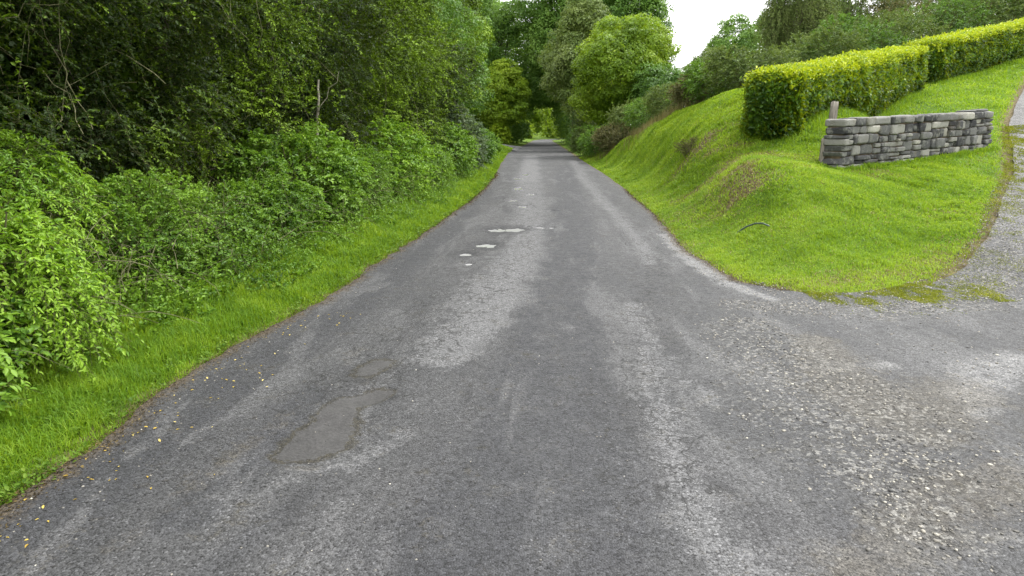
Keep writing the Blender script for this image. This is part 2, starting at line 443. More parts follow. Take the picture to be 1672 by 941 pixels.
#@@STRUCTURE
def road_attrs(x, y):
    """where the surface is worn, patched or dirty: real marks of the place"""
    def line(pts, wds):
        P = np.array([atz(*p)[:2] for p in pts]); A, B = P[:-1], P[1:]
        W = np.asarray(wds, float); best = np.zeros(len(x))
        for i in range(len(A)):
            e = B[i] - A[i]; L2 = (e ** 2).sum() + 1e-9
            t = np.clip(((x - A[i, 0]) * e[0] + (y - A[i, 1]) * e[1]) / L2, 0, 1)
            d = np.hypot(x - A[i, 0] - e[0] * t, y - A[i, 1] - e[1] * t)
            wd = W[i] * (1 - t) + W[i + 1] * t
            best = np.maximum(best, np.clip(1.25 - d / wd * .75, 0, 1))
        return best
    pale = line([(868, 255), (862, 300), (865, 340), (862, 385), (838, 430), (805, 480), (765, 540), (715, 590)], [.6, .55, .4, .34, .4, .42, .36, .25])
    pale = np.maximum(pale, .8 * line([(935, 262), (960, 300), (1000, 345), (1045, 395), (1062, 432)], [.35, .3, .2, .14, .12]))
    pale = np.maximum(pale, .72 * line([(1035, 500), (1055, 560), (1075, 640), (1085, 690), (1100, 760), (1150, 850), (1200, 935)], [.12, .14, .14, .16, .18, .2, .22]))
    pale = np.maximum(pale, .7 * line([(1095, 590), (1160, 660)], [.12, .1]))
    pale = np.maximum(pale, .62 * line([(480, 782), (560, 765), (660, 715)], [.09, .12, .1]))
    white = line([(1085, 385), (1125, 425), (1185, 465), (1260, 490)], [.16, .16, .16, .1])
    white = np.maximum(white, .85 * line([(1585, 650), (1625, 605), (1660, 590)], [.2, .3, .25]))
    white = np.maximum(white, .95 * line([(1590, 680), (1625, 672)], [.1, .08]))
    white = np.maximum(white, .8 * line([(1350, 600), (1450, 600)], [.16, .12]))
    white = np.maximum(white, .5 * line([(1350, 905), (1500, 900), (1640, 890)], [.1, .14, .2]))
    dirt = .8 * line([(1330, 560), (1400, 640), (1480, 690), (1560, 640)], [.3, .45, .5, .4])
    dirt = np.maximum(dirt, .7 * line([(1400, 930), (1560, 820), (1650, 780)], [.25, .35, .3]))
    dirt = np.maximum(dirt, .5 * line([(180, 905), (400, 735), (520, 640), (600, 560)], [.12, .12, .1, .1]))
    dirt = np.maximum(dirt, .85 * line([(445, 765), (520, 768), (560, 745)], [.03, .035, .02]))
    grav = line([(1215, 530), (1300, 600), (1390, 690), (1440, 760), (1500, 860)], [.4, .65, .75, .55, .3])
    grav = np.maximum(grav, line([(1200, 500), (1400, 510), (1580, 500), (1672, 400)], [.25, .4, .4, .5]))
    tar = line([(480, 740), (515, 722), (545, 690), (570, 655)], [.10, .17, .12, .07])
    tar = np.maximum(tar, line([(585, 660), (618, 645)], [.08, .075])); tar = np.maximum(tar, .75 * line([(600, 610), (622, 596)], [.1, .09]))
    dark = line([(925, 270), (935, 400), (905, 560), (890, 800), (830, 930)], [.4, .42, .42, .48, .6])
    dark = np.maximum(dark, .8 * line([(40, 880), (330, 665), (600, 480), (740, 375), (800, 310)], [.3, .3, .3, .25, .2]))
    dark = np.maximum(dark, line([(300, 850), (440, 730), (520, 640)], [.14, .16, .12]))
    wet = np.zeros(len(x))
    for px_, ra, rb in ((832, .55, .35), (792, .4, .25), (762, .3, .2)):
        c = atz(px_, {832: 376, 792: 402, 762: 416}[px_])[:2]; wet = np.maximum(wet, np.clip(1.3 - np.sqrt(((x - c[0]) / ra) ** 2 + ((y - c[1]) / (rb * 2.2)) ** 2), 0, 1))
    crk = line([(845, 300), (850, 350), (810, 420), (740, 500), (640, 590), (560, 660)], [.9, .8, .6, .5, .45, .4]); crk = np.maximum(crk, .8 * line([(940, 270), (1010, 345), (1075, 430), (1060, 600), (1100, 800)], [.3, .3, .3, .3, .3]))
    return dict(wet=wet, crk=crk, pale=pale, white=white, dirt=dirt, gravelly=grav, tar=tar, dark=dark)

def asphalt():
    t = NT('asphalt')
    n1 = t.noise(3.0, 5, .65); n2 = t.noise(14, 4, .7); n3 = t.noise(.45, 3)
    rag = t.math('ADD', t.math('MULTIPLY', t.lin(n1, .25, .75, -.5, .5), .9), t.math('MULTIPLY', t.lin(n2, .25, .75, -.5, .5), .8))
    rag = t.math('ADD', rag, t.math('MULTIPLY', t.lin(t.noise(60, 3, .8), .25, .75, -.5, .5), .55))
    def m(name, lo, hi, k=1.0): return t.ss(t.math('ADD', t.attr(name), t.math('MULTIPLY', rag, k)), lo, hi)
    # stones in the surface: three sizes of chips
    c1 = t.vor(95, out='Color'); d1 = t.vor(95, out='Distance'); c2 = t.vor(210, out='Color'); c3 = t.vor(40, out='Color')
    s1 = t.n('ShaderNodeSeparateColor'); t.l(c1, s1.inputs[0]); s2 = t.n('ShaderNodeSeparateColor'); t.l(c2, s2.inputs[0]); s3 = t.n('ShaderNodeSeparateColor'); t.l(c3, s3.inputs[0])
    chip = t.math('ADD', t.lin(s1.outputs[0], 0, 1, .42, 1.5), t.lin(s2.outputs[1], 0, 1, -.35, .35))
    chip = t.math('ADD', chip, t.ss(s1.outputs[2], .93, .985, 0, .9))
    chip = t.math('SUBTRACT', chip, t.ss(s1.outputs[1], .9, .99, 0, .35))
    base = t.mix(t.ss(n3, .35, .65), (.044, .0445, .0465), (.060, .060, .062))
    base = t.mix(t.math('MULTIPLY', m('dark', .2, .7, .6), .72), base, (.029, .030, .034))
    base = t.mix(t.math('MULTIPLY', t.ss(n1, .42, .7), .35), base, (.075, .075, .077))
    mp = t.n('ShaderNodeMapping'); mp.inputs['Scale'].default_value = (1.6, .35, 1); t.l(t.geo.outputs['Position'], mp.inputs[0])
    st = t.noise(1.3, 5, .62, mp.outputs[0], .6)
    base = t.mix(t.ss(st, .5, .66, 0, .42), base, (.088, .088, .09))
    base = t.mix(t.ss(st, .48, .34, 0, .45), base, (.036, .037, .041))
    pale = t.math('ADD', t.math('MULTIPLY', m('pale', .35, 1.0, .7), .55), t.math('MULTIPLY', m('pale', .52, .6, 1.25), .45))
    flake = t.ss(t.math('ADD', t.math('ADD', st, t.math('MULTIPLY', rag, .16)), t.math('MULTIPLY', t.attr('crk'), .1)), .575, .60)
    base = t.mix(t.math('MULTIPLY', flake, .42), base, (.092, .092, .094))
    pit = t.ss(t.math('ADD', t.noise(2.1, 5, .7, mp.outputs[0], .8), t.math('MULTIPLY', t.attr('crk'), .08)), .60, .64)
    base = t.mix(t.math('MULTIPLY', pit, .5), base, (.03, .03, .032))
    col = t.mix(t.math('MULTIPLY', pale, .8), base, (.125, .125, .128))
    col = t.mix(t.math('MULTIPLY', m('white', .35, 1.1, 1.1), .62), col, (.21, .21, .21))
    col = t.mix(t.math('MULTIPLY', m('dirt', .35, .85, .6), .5), col, (.082, .072, .055))
    tar = m('tar', .36, .5, .55)
    tarc = t.mix(t.noise(8, 3), (.037, .0355, .0355), (.062, .060, .059))
    rim = t.math('MULTIPLY', m('tar', .08, .34, .5), t.math('SUBTRACT', 1.0, tar))
    col = t.mix(t.math('MULTIPLY', rim, .9), col, (.03, .026, .016))
    gr = m('gravelly', .4, .9, .8)
    chipc = t.mix(t.ss(s3.outputs[2], .45, .7), (.034, .032, .028), (.2, .195, .18))
    col = t.mix(t.math('MULTIPLY', gr, t.ss(s3.outputs[0], .35, .6, 0, .55)), col, chipc)
    # crazed, broken skin along the wheel tracks
    wv = t.n('ShaderNodeVectorMath', operation='ADD'); nn_ = t.n('ShaderNodeTexNoise'); nn_.inputs['Scale'].default_value = 5; nn_.inputs['Detail'].default_value = 4
    t.l(t.geo.outputs['Position'], nn_.inputs['Vector']); sc_ = t.n('ShaderNodeVectorMath', operation='SCALE'); t.l(nn_.outputs[1], sc_.inputs[0]); sc_.inputs['Scale'].default_value = .35
    t.l(t.geo.outputs['Position'], wv.inputs[0]); t.l(sc_.outputs[0], wv.inputs[1])
    ce = t.vor(2.6, wv.outputs[0], 'DISTANCE_TO_EDGE'); ce2 = t.vor(9, wv.outputs[0], 'DISTANCE_TO_EDGE')
    cm = t.math('MULTIPLY', t.ss(ce, .03, .008), t.ss(t.math('ADD', t.attr('crk'), t.lin(n3, .3, .7, -.3, .4)), .3, .6))
    cm = t.math('MAXIMUM', cm, t.math('MULTIPLY', t.ss(ce2, .05, .015), t.ss(t.math('ADD', t.attr('crk'), t.lin(n1, .3, .7, -.5, .5)), .6, .85)))
    col = t.mix(t.math('MULTIPLY', cm, .8), col, (.02, .02, .02))
    col = t.mix(t.math('MULTIPLY', m('wet', .35, .6, .7), .62), col, (.022, .022, .024))
    # soil washed on to the edge
    ed = t.ss(t.math('ADD', t.attr('edge'), t.math('MULTIPLY', rag, .22)), .16, -.02)
    col = t.mix(t.math('MULTIPLY', ed, .8), col, t.mix(n2, (.05, .036, .02), (.1, .075, .045)))
    col = t.scale(col, t.lin(tar, 0, 1.6, chip, 1.0)); chipt = t.lin(chip, .4, 1.6, .72, 1.3)
    col = t.mix(t.math('MULTIPLY', tar, t.ss(n1, .3, .5, .75, .95)), col, t.scale(tarc, chipt))
    hgt = t.math('ADD', t.math('MULTIPLY', d1, -1.0), t.math('MULTIPLY', s1.outputs[0], .5))
    hgt = t.math('MULTIPLY', hgt, t.math('SUBTRACT', 1.0, t.math('MULTIPLY', tar, .85)))
    nb = t.bump(hgt, .75, .006)
    rough = t.math('SUBTRACT', t.lin(n2, .3, .7, .62, .9), t.math('MULTIPLY', tar, .12))
    return t.done(t.bsdf(col, rough, nb, .4))
ASPHALT = asphalt()

def ground_mat():
    t = NT('ground')
    n1 = t.noise(.7, 4); n2 = t.noise(9, 4, .7); n3 = t.noise(70, 2)
    g = t.mix(t.ss(n1, .35, .65), (.06, .115, .008), (.11, .17, .012))
    g = t.mix(t.ss(n2, .5, .75, 0, .6), g, (.035, .06, .012))
    dry = t.attr('dry')
    soil = t.mix(t.ss(n2, .4, .6), (.075, .052, .03), (.15, .115, .07))
    g = t.mix(t.ss(t.math('ADD', dry, t.lin(n2, .3, .7, -.25, .25)), .35, .8), g, soil)
    e = t.ss(t.math('ADD', t.attr('edge'), t.lin(n2, .3, .7, -.1, .1)), .3, .05)
    g = t.mix(t.math('MULTIPLY', e, .9), g, soil)
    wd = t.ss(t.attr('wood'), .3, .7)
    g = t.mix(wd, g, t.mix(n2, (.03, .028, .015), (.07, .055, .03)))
    return t.done(t.bsdf(g, .95, t.bump(t.math('ADD', n2, t.math('MULTIPLY', n3, .4)), .7, .03), .15))
GROUND = ground_mat()

def grid_faces(nr, nc):
    i = np.arange(nr - 1)[:, None]; j = np.arange(nc - 1)[None]
    return np.stack([i * nc + j, i * nc + j + 1, (i + 1) * nc + j + 1, (i + 1) * nc + j], -1).reshape(-1, 4)

# how dry / bare the bank is (mown brow of the bank, scuffed soil)
BROW = np.array([atY(*p)[:2] for p in [(1120, 235, 19), (1180, 262, 15.5), (1230, 290, 13.2), (1280, 285, 12.8), (1320, 275, 13.2)]])
WORN = np.array([atz(*p)[:2] for p in [(1290, 474), (1390, 462), (1470, 450), (1545, 425)]])
def pl_dist(x, y, P):
    best = np.full(len(x), 1e9)
    for a, b in zip(P[:-1], P[1:]):
        e = b - a; t = np.clip(((x - a[0]) * e[0] + (y - a[1]) * e[1]) / (e @ e), 0, 1)
        best = np.minimum(best, np.hypot(x - a[0] - e[0] * t, y - a[1] - e[1] * t))
    return best
def dryness(x, y):
    d1 = pl_dist(x, y, BROW); d2 = pl_dist(x, y, WORN)
    s = fbm(x * 1.4 + y * .9, y * .8 - x * .3, 0, 41, 4)
    return np.clip(np.exp(-(d1 / 1.6) ** 2) * (s * 2.4 - .95) + smooth(.1, .6, H(x, y)) * smooth(60, 30, y) * np.clip(s * 2.2 - 1.35, 0, .35) + np.exp(-(d2 / .32) ** 2) * .55 * smooth(.3, .6, s + .15), 0, 1)
_x, _y = MX.ravel(), MY.ravel()
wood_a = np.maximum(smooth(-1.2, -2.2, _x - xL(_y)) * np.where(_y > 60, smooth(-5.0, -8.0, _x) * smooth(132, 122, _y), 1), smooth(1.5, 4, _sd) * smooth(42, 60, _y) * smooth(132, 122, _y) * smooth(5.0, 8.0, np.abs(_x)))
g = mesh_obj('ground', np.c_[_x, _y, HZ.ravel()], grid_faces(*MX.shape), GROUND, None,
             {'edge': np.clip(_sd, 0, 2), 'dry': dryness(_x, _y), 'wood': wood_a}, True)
tag(g, kind='structure')

def paved_z(x, y): return road_z(x, y) + raw_h(x, y) * smooth(4.5, 7.5, x) * smooth(YC - 1.5, YC + 1.5, y)
# road sheet: rows follow the edges, with potholes pressed in
HOLES = [((832, 376), .27, .12), ((792, 402), .19, .08), ((762, 416), .11, .06), ((858, 338), .3, .14), ((900, 345), .14, .1), ((848, 308), .2, .3), ((765, 431), .1, .05), ((860, 285), .25, .5), ((885, 372), .26, .07), ((812, 377), .2, .07), ((838, 328), .22, .12), ((872, 318), .26, .14), ((846, 292), .3, .2), ((872, 270), .4, .4)]
HC = [(atz(*p)[:2], a, b) for p, a, b in HOLES]
def road_z(x, y):
    z = .012 + .0 * x + (fbm(x * .9, y * .9, 0, 8) - .5) * .012
    for (c, a, b) in HC:
        q = ((x - c[0]) / a) ** 2 + ((y - c[1]) / (b * 2.2)) ** 2
        q = q + (fbm(x * 9, y * 5, 0, 5) - .5) * 2.6
        z = z - .028 * smooth(1.5, .25, q)
    for p, rr in (((515, 722), .26), ((600, 648), .12)):
        c = atz(*p)[:2]
        z = z - .02 * smooth(rr * 1.6, rr * .8, np.hypot(x - c[0], y - c[1]))
    return z
RY = axis((-20, 2, .5), (2, 6, .05), (6, 20, .06), (20, 45, .15), (45, 100, .8), (100, 236, 4))
RY = RY[np.abs(RY - YC) > .012]; KC = int((RY < YC).sum()); RY = np.r_[RY[:KC], YC, YC, RY[KC:]]
NC = 150
def edge_wob(y, s): return ((fbm(y * 3.2, 0 * y, 0, s, 4) - .5) * .16 + (fbm(y * .4, 0 * y, 0, s + 9, 2) - .5) * .2) * (1 - .55 * smooth(6, 14, y))
a = xL(RY) + edge_wob(RY, 60)
b = np.where(np.arange(len(RY)) > KC, xR(RY) + edge_wob(RY, 70) * .9 * smooth(YC, YC + .6, RY), xDR(RY))
u = np.linspace(0, 1, NC)
X = a[:, None] * (1 - u) + b[:, None] * u; Y = np.broadcast_to(RY[:, None], X.shape)
x, y = X.ravel(), Y.ravel()
Z = paved_z(x, y)
at = road_attrs(x, y)
at['edge'] = np.minimum(x - np.repeat(a, NC), np.where(np.repeat(np.arange(len(RY)), NC) > KC, np.repeat(b, NC) - x, 2.0) + 2 * smooth(YC + .5, YC, y))
fR = grid_faces(len(RY), NC); fR = fR[fR[:, 0] // NC != KC]
tag(mesh_obj('road', np.c_[x, y, Z], fR, ASPHALT, None, at, True), kind='structure')

# the driveway climbing past the wall
DY = axis((YC, 20, .08), (20, 52, .3))
a = xD(DY) + .1 + edge_wob(DY, 80); b = xDR(DY); a[0] = xR(YC)
a[:6] = np.linspace(xR(YC), a[6], 7)[:6]
u = np.linspace(0, 1, 90)
X = a[:, None] * (1 - u) + b[:, None] * u; Y = np.broadcast_to(DY[:, None], X.shape); x, y = X.ravel(), Y.ravel()
at = road_attrs(x, y); at['edge'] = x - np.repeat(a, 90) + .1 + .5 * smooth(YC + .5, YC, y)
at['gravelly'] = np.maximum(at['gravelly'], .75 * smooth(1.6, .2, at['edge']) + .45)
at['white'] = np.maximum(at['white'], .62 * smooth(8, 11, y))
zb = H(x, y) + .075 + .012 * 0
nearC = smooth(YC, YC + 1.0, y)
zz = paved_z(x, y)
tag(mesh_obj('driveway', np.c_[x, y, zz], grid_faces(len(DY), 90), ASPHALT, None, at, True), kind='structure')
# side lane on the far left
SY = np.linspace(0, 1, 20); SX = np.linspace(0, 1, 30)
lx = -2.3 - SX * 20
X = np.broadcast_to(lx[None], (20, 30)); lo = np.interp(-lx, [2.3, 4, 6, 14, 24], [62, 70, 74, 74, 71]); hi = np.interp(-lx, [2.3, 6, 14, 24], [82, 80, 79, 76])
Y = lo[None] * (1 - SY[:, None]) + hi[None] * SY[:, None]
x, y = X.ravel(), Y.ravel(); at = {k: v * 0 + (.55 if k == 'pale' else 0) for k, v in road_attrs(x, y).items()}; at['edge'] = x * 0 + 1
tag(mesh_obj('side_lane', np.c_[x, y, np.maximum(H(x, y) + .1, .006)], grid_faces(20, 30)[:, ::-1], ASPHALT, None, at, True), kind='structure')

# puddles: level water lying in the potholes
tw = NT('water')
WATER = tw.done(tw.bsdf((.38, .38, .38), .08, tw.bump(tw.noise(14, 2), .12, .01), .8))  # pale base colour stands in for a reflection of the white sky
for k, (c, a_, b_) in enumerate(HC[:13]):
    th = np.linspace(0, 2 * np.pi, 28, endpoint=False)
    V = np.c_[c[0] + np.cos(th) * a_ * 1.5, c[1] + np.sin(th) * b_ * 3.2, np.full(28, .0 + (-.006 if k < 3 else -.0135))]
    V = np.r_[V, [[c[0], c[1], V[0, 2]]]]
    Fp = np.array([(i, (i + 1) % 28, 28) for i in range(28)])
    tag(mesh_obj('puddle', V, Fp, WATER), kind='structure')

# ---------------------------------------------------------------- grass
GRASS = leaf_mat('grass_blades', (.05, .12, .009), (.135, .26, .016), (.28, .385, .03), .4, .55, .25, .9)
def blades(acc, rng, x, y, hgt, wid, tint, lean=.5):
    n = len(x); z = H(x, y) - .01
    P = np.c_[x, y, z]; a = rng.uniform(0, 6.28, n); d = np.c_[np.cos(a), np.sin(a), 0 * a]
    up = np.array([0, 0, 1.0]); l = rng.uniform(.1, lean, n)[:, None]
    s = np.c_[-np.sin(a), np.cos(a), 0 * a] * (wid * .5)[:, None]; h = hgt[:, None]
    m = P + up * h * .6 + d * l * h * .35; tp = P + up * h * (1 - l * .35) + d * l * h
    V = np.stack([P - s, P + s, m + s * .8, m - s * .8, tp], 1).reshape(-1, 3)
    b = np.arange(n)[:, None] * 5
    acc.add(V, [b + [0, 1, 2, 3], b + [3, 2, 4]], np.repeat(np.clip(tint, 0, 1), 5))
def scatter(rng, n, x0, x1, y0, y1, p=2.0):
    """points denser where nearer"""
    y = y0 * (y1 / y0) ** rng.uniform(0, 1, n) if p else rng.uniform(y0, y1, n)
    return rng.uniform(x0, x1, n), y
rng = np.random.default_rng(11)
# left verge
acc = Acc(); n = 330000
y = 2.0 * (70 / 2.0) ** rng.uniform(0, 1, n); off = -rng.uniform(-.12, 2.4, n)
x = xL(y) + edge_wob(y, 60) + off
vw = np.interp(y, [2, 4, 8, 12, 20, 30, 60], [.75, .8, .85, .8, .6, .9, 1.6]) + (fbm(x * 2, y * 2, 0, 4) - .5) * .5
keep = (off < (rng.uniform(-.02, .12, n) * rng.uniform(0, 1, n) * 1.0)) & (-off < vw + rng.uniform(0, .9, n) ** 2 * .9)
x, y, off = x[keep], y[keep], off[keep]; k = len(x)
d = np.hypot(x, y)
hg = rng.uniform(.035, .095, k) * (.5 + smooth(0, .35, -off) + 1.3 * smooth(.45, 1.1, -off) * smooth(.35, .7, fbm(x * 2.2, y * 2.2, 0, 44))) * (1 + (fbm(x * 3, y * 3, 0, 9) - .4) * 1.0) * (1 + smooth(6, 30, d) * .8)
t_ = .5 + (fbm(x * 4, y * 4, 0, 21) - .5) * .8 + rng.normal(0, .12, k)
blades(acc, rng, x, y, hg, rng.uniform(.0035, .007, k) * np.maximum(1, d / 5), t_, 1.1)
# right bank
n = 900000
y = 6.8 * (48 / 6.8) ** rng.uniform(0, 1, n); x = rng.uniform(1.8, 24, n)
x = np.where(rng.uniform(0, 1, n) < .6, rng.uniform(1.8, 9, n), x)
sd = sdist(x, y, PAVED)
top = np.interp(y, [7, 21, 24, 28, 32, 38, 43, 50], [30, 30, 6.6, 5.9, 5.2, 4.4, 3.9, 3.6])
keep = (sd > rng.uniform(-.02, .12, n)) & (x < np.where(y > 20, np.maximum(top, np.where(y < 34, xD(y) - 0, 0) * (x > 8)), 30))
hedge_back = (y > 17 + (x - 5.4) * 1.2 + 1.6) & (x > 6.5)
keep &= ~hedge_back
x, y, sd = x[keep], y[keep], sd[keep]; k = len(x); d = np.hypot(x, y)
dr = dryness(x, y); keep = rng.uniform(0, 1, k) > dr * .75 + smooth(.25, 0, sd) * .35
x, y, sd, dr, d = x[keep], y[keep], sd[keep], dr[keep], d[keep]; k = len(x)
hg = rng.uniform(.025, .06, k) * (.45 + 1.1 * fbm(x * 2.5, y * 2.5, 0, 33) + .9 * smooth(.6, .85, fbm(x * 3.1, y * 3.1, 0, 37))) * (1 + smooth(10, 30, d) * .8)
edgeyel = smooth(1.1, .1, sd) * smooth(11, 8, y)
t_ = .58 + (fbm(x * 1.3, y * 1.3, 0, 22) - .5) * .9 + (fbm(x * 6, y * 6, 0, 25) - .5) * .5 + rng.normal(0, .2, k) + dr * .35 + edgeyel * .4
blades(acc, rng, x, y, hg, rng.uniform(.004, .008, k) * np.maximum(1, d / 6), t_, 1.2)
tag(acc.obj('grass', GRASS), 'short mown green grass of the verges and the bank', 'grass', kind='stuff')
# broad leaved weeds creeping over the edges
WEED = leaf_mat('weed_leaf', (.035, .08, .008), (.09, .17, .014), (.17, .25, .03), .3, .6, .25, 3)
acc = Acc(); n = 1500; y = 2.3 * (26 / 2.3) ** rng.uniform(0, 1, n); x = xL(y) + edge_wob(y, 60) + .05 - np.abs(rng.normal(0, .5, n)) - .03; kp = (fbm(x * 1.7, y * 1.7, 0, 71) > .47) | (rng.uniform(0, 1, n) < .25); x, y = x[kp], y[kp]; n = len(x)
sel = rng.uniform(0, 1, n) < .22; y = np.where(sel, 7 + 9 * rng.uniform(0, 1, n) ** 2, y); x = np.where(sel, rng.uniform(2.3, 9.5, n), x)
ok = sdist(x, y, PAVED) > -.06; x, y = x[ok], y[ok]; n = len(x)
for j in range(9):
    a_ = rng.uniform(0, 6.28, n); el = rng.uniform(.1, .9, n); r_ = rng.uniform(0, .035, n)
    P = np.c_[x + np.cos(a_) * r_, y + np.sin(a_) * r_, np.maximum(H(x, y), .0) + rng.uniform(.01, .05, n)]
    A = np.c_[np.cos(a_), np.sin(a_), el]; N = np.c_[-np.cos(a_) * el, -np.sin(a_) * el, np.ones(n)] + rng.normal(0, .2, (n, 3))
    acc.leaves(P, A, N, rng.uniform(.014, .036, n) * np.maximum(1, np.hypot(x, y) / 9), np.clip(rng.normal(.5, .2, n), 0, 1), .6, .1, 6)
tag(acc.obj('weeds', WEED), 'small broad leaved weeds in the turf and over its edges', 'weeds', kind='stuff')
LITTER = leaf_mat('litter', (.02, .014, .008), (.06, .045, .02), (.2, .15, .06), .05, .9, .1, 3)
acc = Acc(); n = 9000; y = 2.3 * (30 / 2.3) ** rng.uniform(0, 1, n); x = xL(y) + edge_wob(y, 60) + np.abs(rng.normal(0, .09, n)) - .04
sel = rng.uniform(0, 1, n) < .3; yr = YC + .2 + 14 * rng.uniform(0, 1, n) ** 2; y = np.where(sel, yr, y); x = np.where(sel, xR(yr) + edge_wob(yr, 70) * .9 * smooth(YC, YC + .6, yr) - np.abs(rng.normal(0, .07, n)) + .03, x)
P = np.c_[x, y, paved_z(x, y) + .004]; A = nrm(np.c_[rng.normal(0, 1, (n, 2)), rng.normal(0, .15, n)]); N = nrm(rng.normal(0, .25, (n, 3)) + [0, 0, 1])
acc.leaves(P, A, N, rng.uniform(.006, .02, n) * np.maximum(1, np.hypot(x, y) / 7), np.clip(rng.normal(.4, .3, n), 0, 1), .5, .1, 4)
tag(acc.obj('litter', LITTER), 'brown crumbs of dead leaf and soil along the road edges', 'leaf litter', kind='stuff')
# dry straw among it and moss cushions between the lawn and the drive
STRAW = leaf_mat('straw', (.1, .09, .03), (.19, .16, .06), (.27, .24, .12), .25, .7, .2)
acc = Acc(); n = 170000
y = 7 * (26 / 7) ** rng.uniform(0, 1, n); x = rng.uniform(2, 12, n); dr = dryness(x, y); sd = sdist(x, y, PAVED)
keep = (dr + .05 > rng.uniform(.0, .9, n)) & (sd > .02); x, y = x[keep], y[keep]; k = len(x); d = np.hypot(x, y)
blades(acc, rng, x, y, rng.uniform(.03, .07, k), rng.uniform(.004, .008, k) * np.maximum(1, d / 6), rng.uniform(0, 1, k), 2.2)
tag(acc.obj('dry_grass', STRAW), 'dry straw coloured stubble on the scuffed brow of the bank', 'dry grass', kind='stuff')
MOSS = leaf_mat('moss', (.07, .10, .012), (.17, .2, .018), (.30, .31, .04), .2, .9, .1, 3)
acc = Acc(); n = 240000
y = rng.uniform(6.6, 20, n); x = xD(y) + rng.uniform(-.15, 1.25, n); s2 = rng.uniform(3.0, 5.2, n)
tw_ = rng.uniform(0, 1, n) < .35; x = np.where(tw_, s2, x); y = np.where(tw_, YC + rng.uniform(-.45, .5, n) + (s2 - 3.4) * .12, y)
off = sdist(x, y, PAVED)
m_ = .5 * fbm(x * 2.6, y * 1.6, 0, 50, 4) + .5 * fbm(x * 9, y * 6, 0, 51, 3)
keep = (off < .1) & (m_ + rng.normal(0, .075, n) > .50 + .14 * smooth(0, 1.1, -off)) & (x < 20) & (rng.uniform(0, 1, n) < .5); x, y = x[keep], y[keep]; k = len(x)
z = paved_z(x, y)
P = np.c_[x, y, z]; d = np.hypot(x, y)
A = nrm(rng.normal(0, 1, (k, 3)) * [1, 1, .4] + [0, 0, .5]); N = nrm(rng.normal(0, .5, (k, 3)) + [0, 0, 1])
acc.leaves(P, A, N, rng.uniform(.01, .022, k) * np.maximum(1, d / 10), np.clip(rng.normal(.5, .2, k) + (m_[keep] - .6), 0, 1), .4, .1, 4)
tag(acc.obj('moss', MOSS), 'yellow green moss in the gravel where lawn meets driveway', 'moss', kind='stuff')

# loose gravel
tg = NT('gravel_stone')
ri = tg.geo.outputs['Random Per Island']
GRAVEL = tg.done(tg.bsdf(tg.ramp(ri, [(0, (.06, .06, .06)), (.22, (.12, .118, .112)), (.6, (.2, .188, .165)), (.85, (.32, .3, .26)), (1, (.48, .46, .4))]), .85, None, .3))
ico_v = np.array([(0, 0, 1), (.89, 0, .45), (.28, .85, .45), (-.72, .53, .45), (-.72, -.53, .45), (.28, -.85, .45), (.72, .53, -.45), (-.28, .85, -.45), (-.89, 0, -.45), (-.28, -.85, -.45), (.72, -.53, -.45), (0, 0, -1)])
ico_f = np.array([(0, 1, 2), (0, 2, 3), (0, 3, 4), (0, 4, 5), (0, 5, 1), (1, 6, 2), (2, 7, 3), (3, 8, 4), (4, 9, 5), (5, 10, 1), (2, 6, 7), (3, 7, 8), (4, 8, 9), (5, 9, 10), (1, 10, 6), (7, 6, 11), (8, 7, 11), (9, 8, 11), (10, 9, 11), (6, 10, 11)])
def pebbles(acc, rng, x, y, z, s):
    n = len(x); sc3 = rng.uniform(.6, 1.25, (n, 3)) * [1, 1, .55]; a = rng.uniform(0, 6.28, n)
    v = ico_v[None] * (1 + rng.normal(0, .16, (n, 12, 1))) * sc3[:, None] * s[:, None, None]
    c, si = np.cos(a)[:, None], np.sin(a)[:, None]
    V = np.stack([v[..., 0] * c - v[..., 1] * si, v[..., 0] * si + v[..., 1] * c, v[..., 2]], -1) + np.stack([x, y, z + s * .2], -1)[:, None]
    acc.add(V.reshape(-1, 3), [(ico_f[None] + (np.arange(n) * 12)[:, None, None]).reshape(-1, 3)])
acc = Acc(); n = 130000
y = rng.uniform(2.3, 14, n); x = rng.uniform(1.2, 9.5, n); ra = road_attrs(x, y); off = sdist(x, y, PAVED)
p = np.clip(ra['gravelly'] - .1, 0, 1) ** 2 * .55 + np.clip(ra['white'] - .3, 0, 1) * .25 + .02 * (x > 2.2) + .004 + ((y > YC) & (x > 4) | (y > YC - .5) & (x > 2.6)) * .5 * smooth(1.4, .1, -off)
p *= .5 + 1.4 * smooth(.35, .65, fbm(x * 1.5, y * 1.5, 0, 77))
keep = (rng.uniform(0, 1, n) < p) & (off < .12) & (x < xDR(y)); x, y = x[keep], y[keep]; k = len(x)
inD = (y > YC) & (x > xR(y) + .3); z = paved_z(x, y)
pebbles(acc, rng, x, y, z, .0032 + .0098 * rng.uniform(0, 1, k) ** 2.2)
n = 2500; y = 2.3 * (14 / 2.3) ** rng.uniform(0, 1, n); x = rng.uniform(-2.7, 2.8, n)
keep = (rng.uniform(0, 1, n) < .25 + .75 * (x < xL(y) + .6)) & (x > xL(y)) & (x < np.where(y > YC, xR(y), 9)); x, y = x[keep], y[keep]
pebbles(acc, rng, x, y, road_z(x, y), rng.uniform(.0025, .007, len(x)))
tag(acc.obj('gravel', GRAVEL), 'loose pale gravel and grit strewn over the drive mouth', 'gravel', kind='stuff')
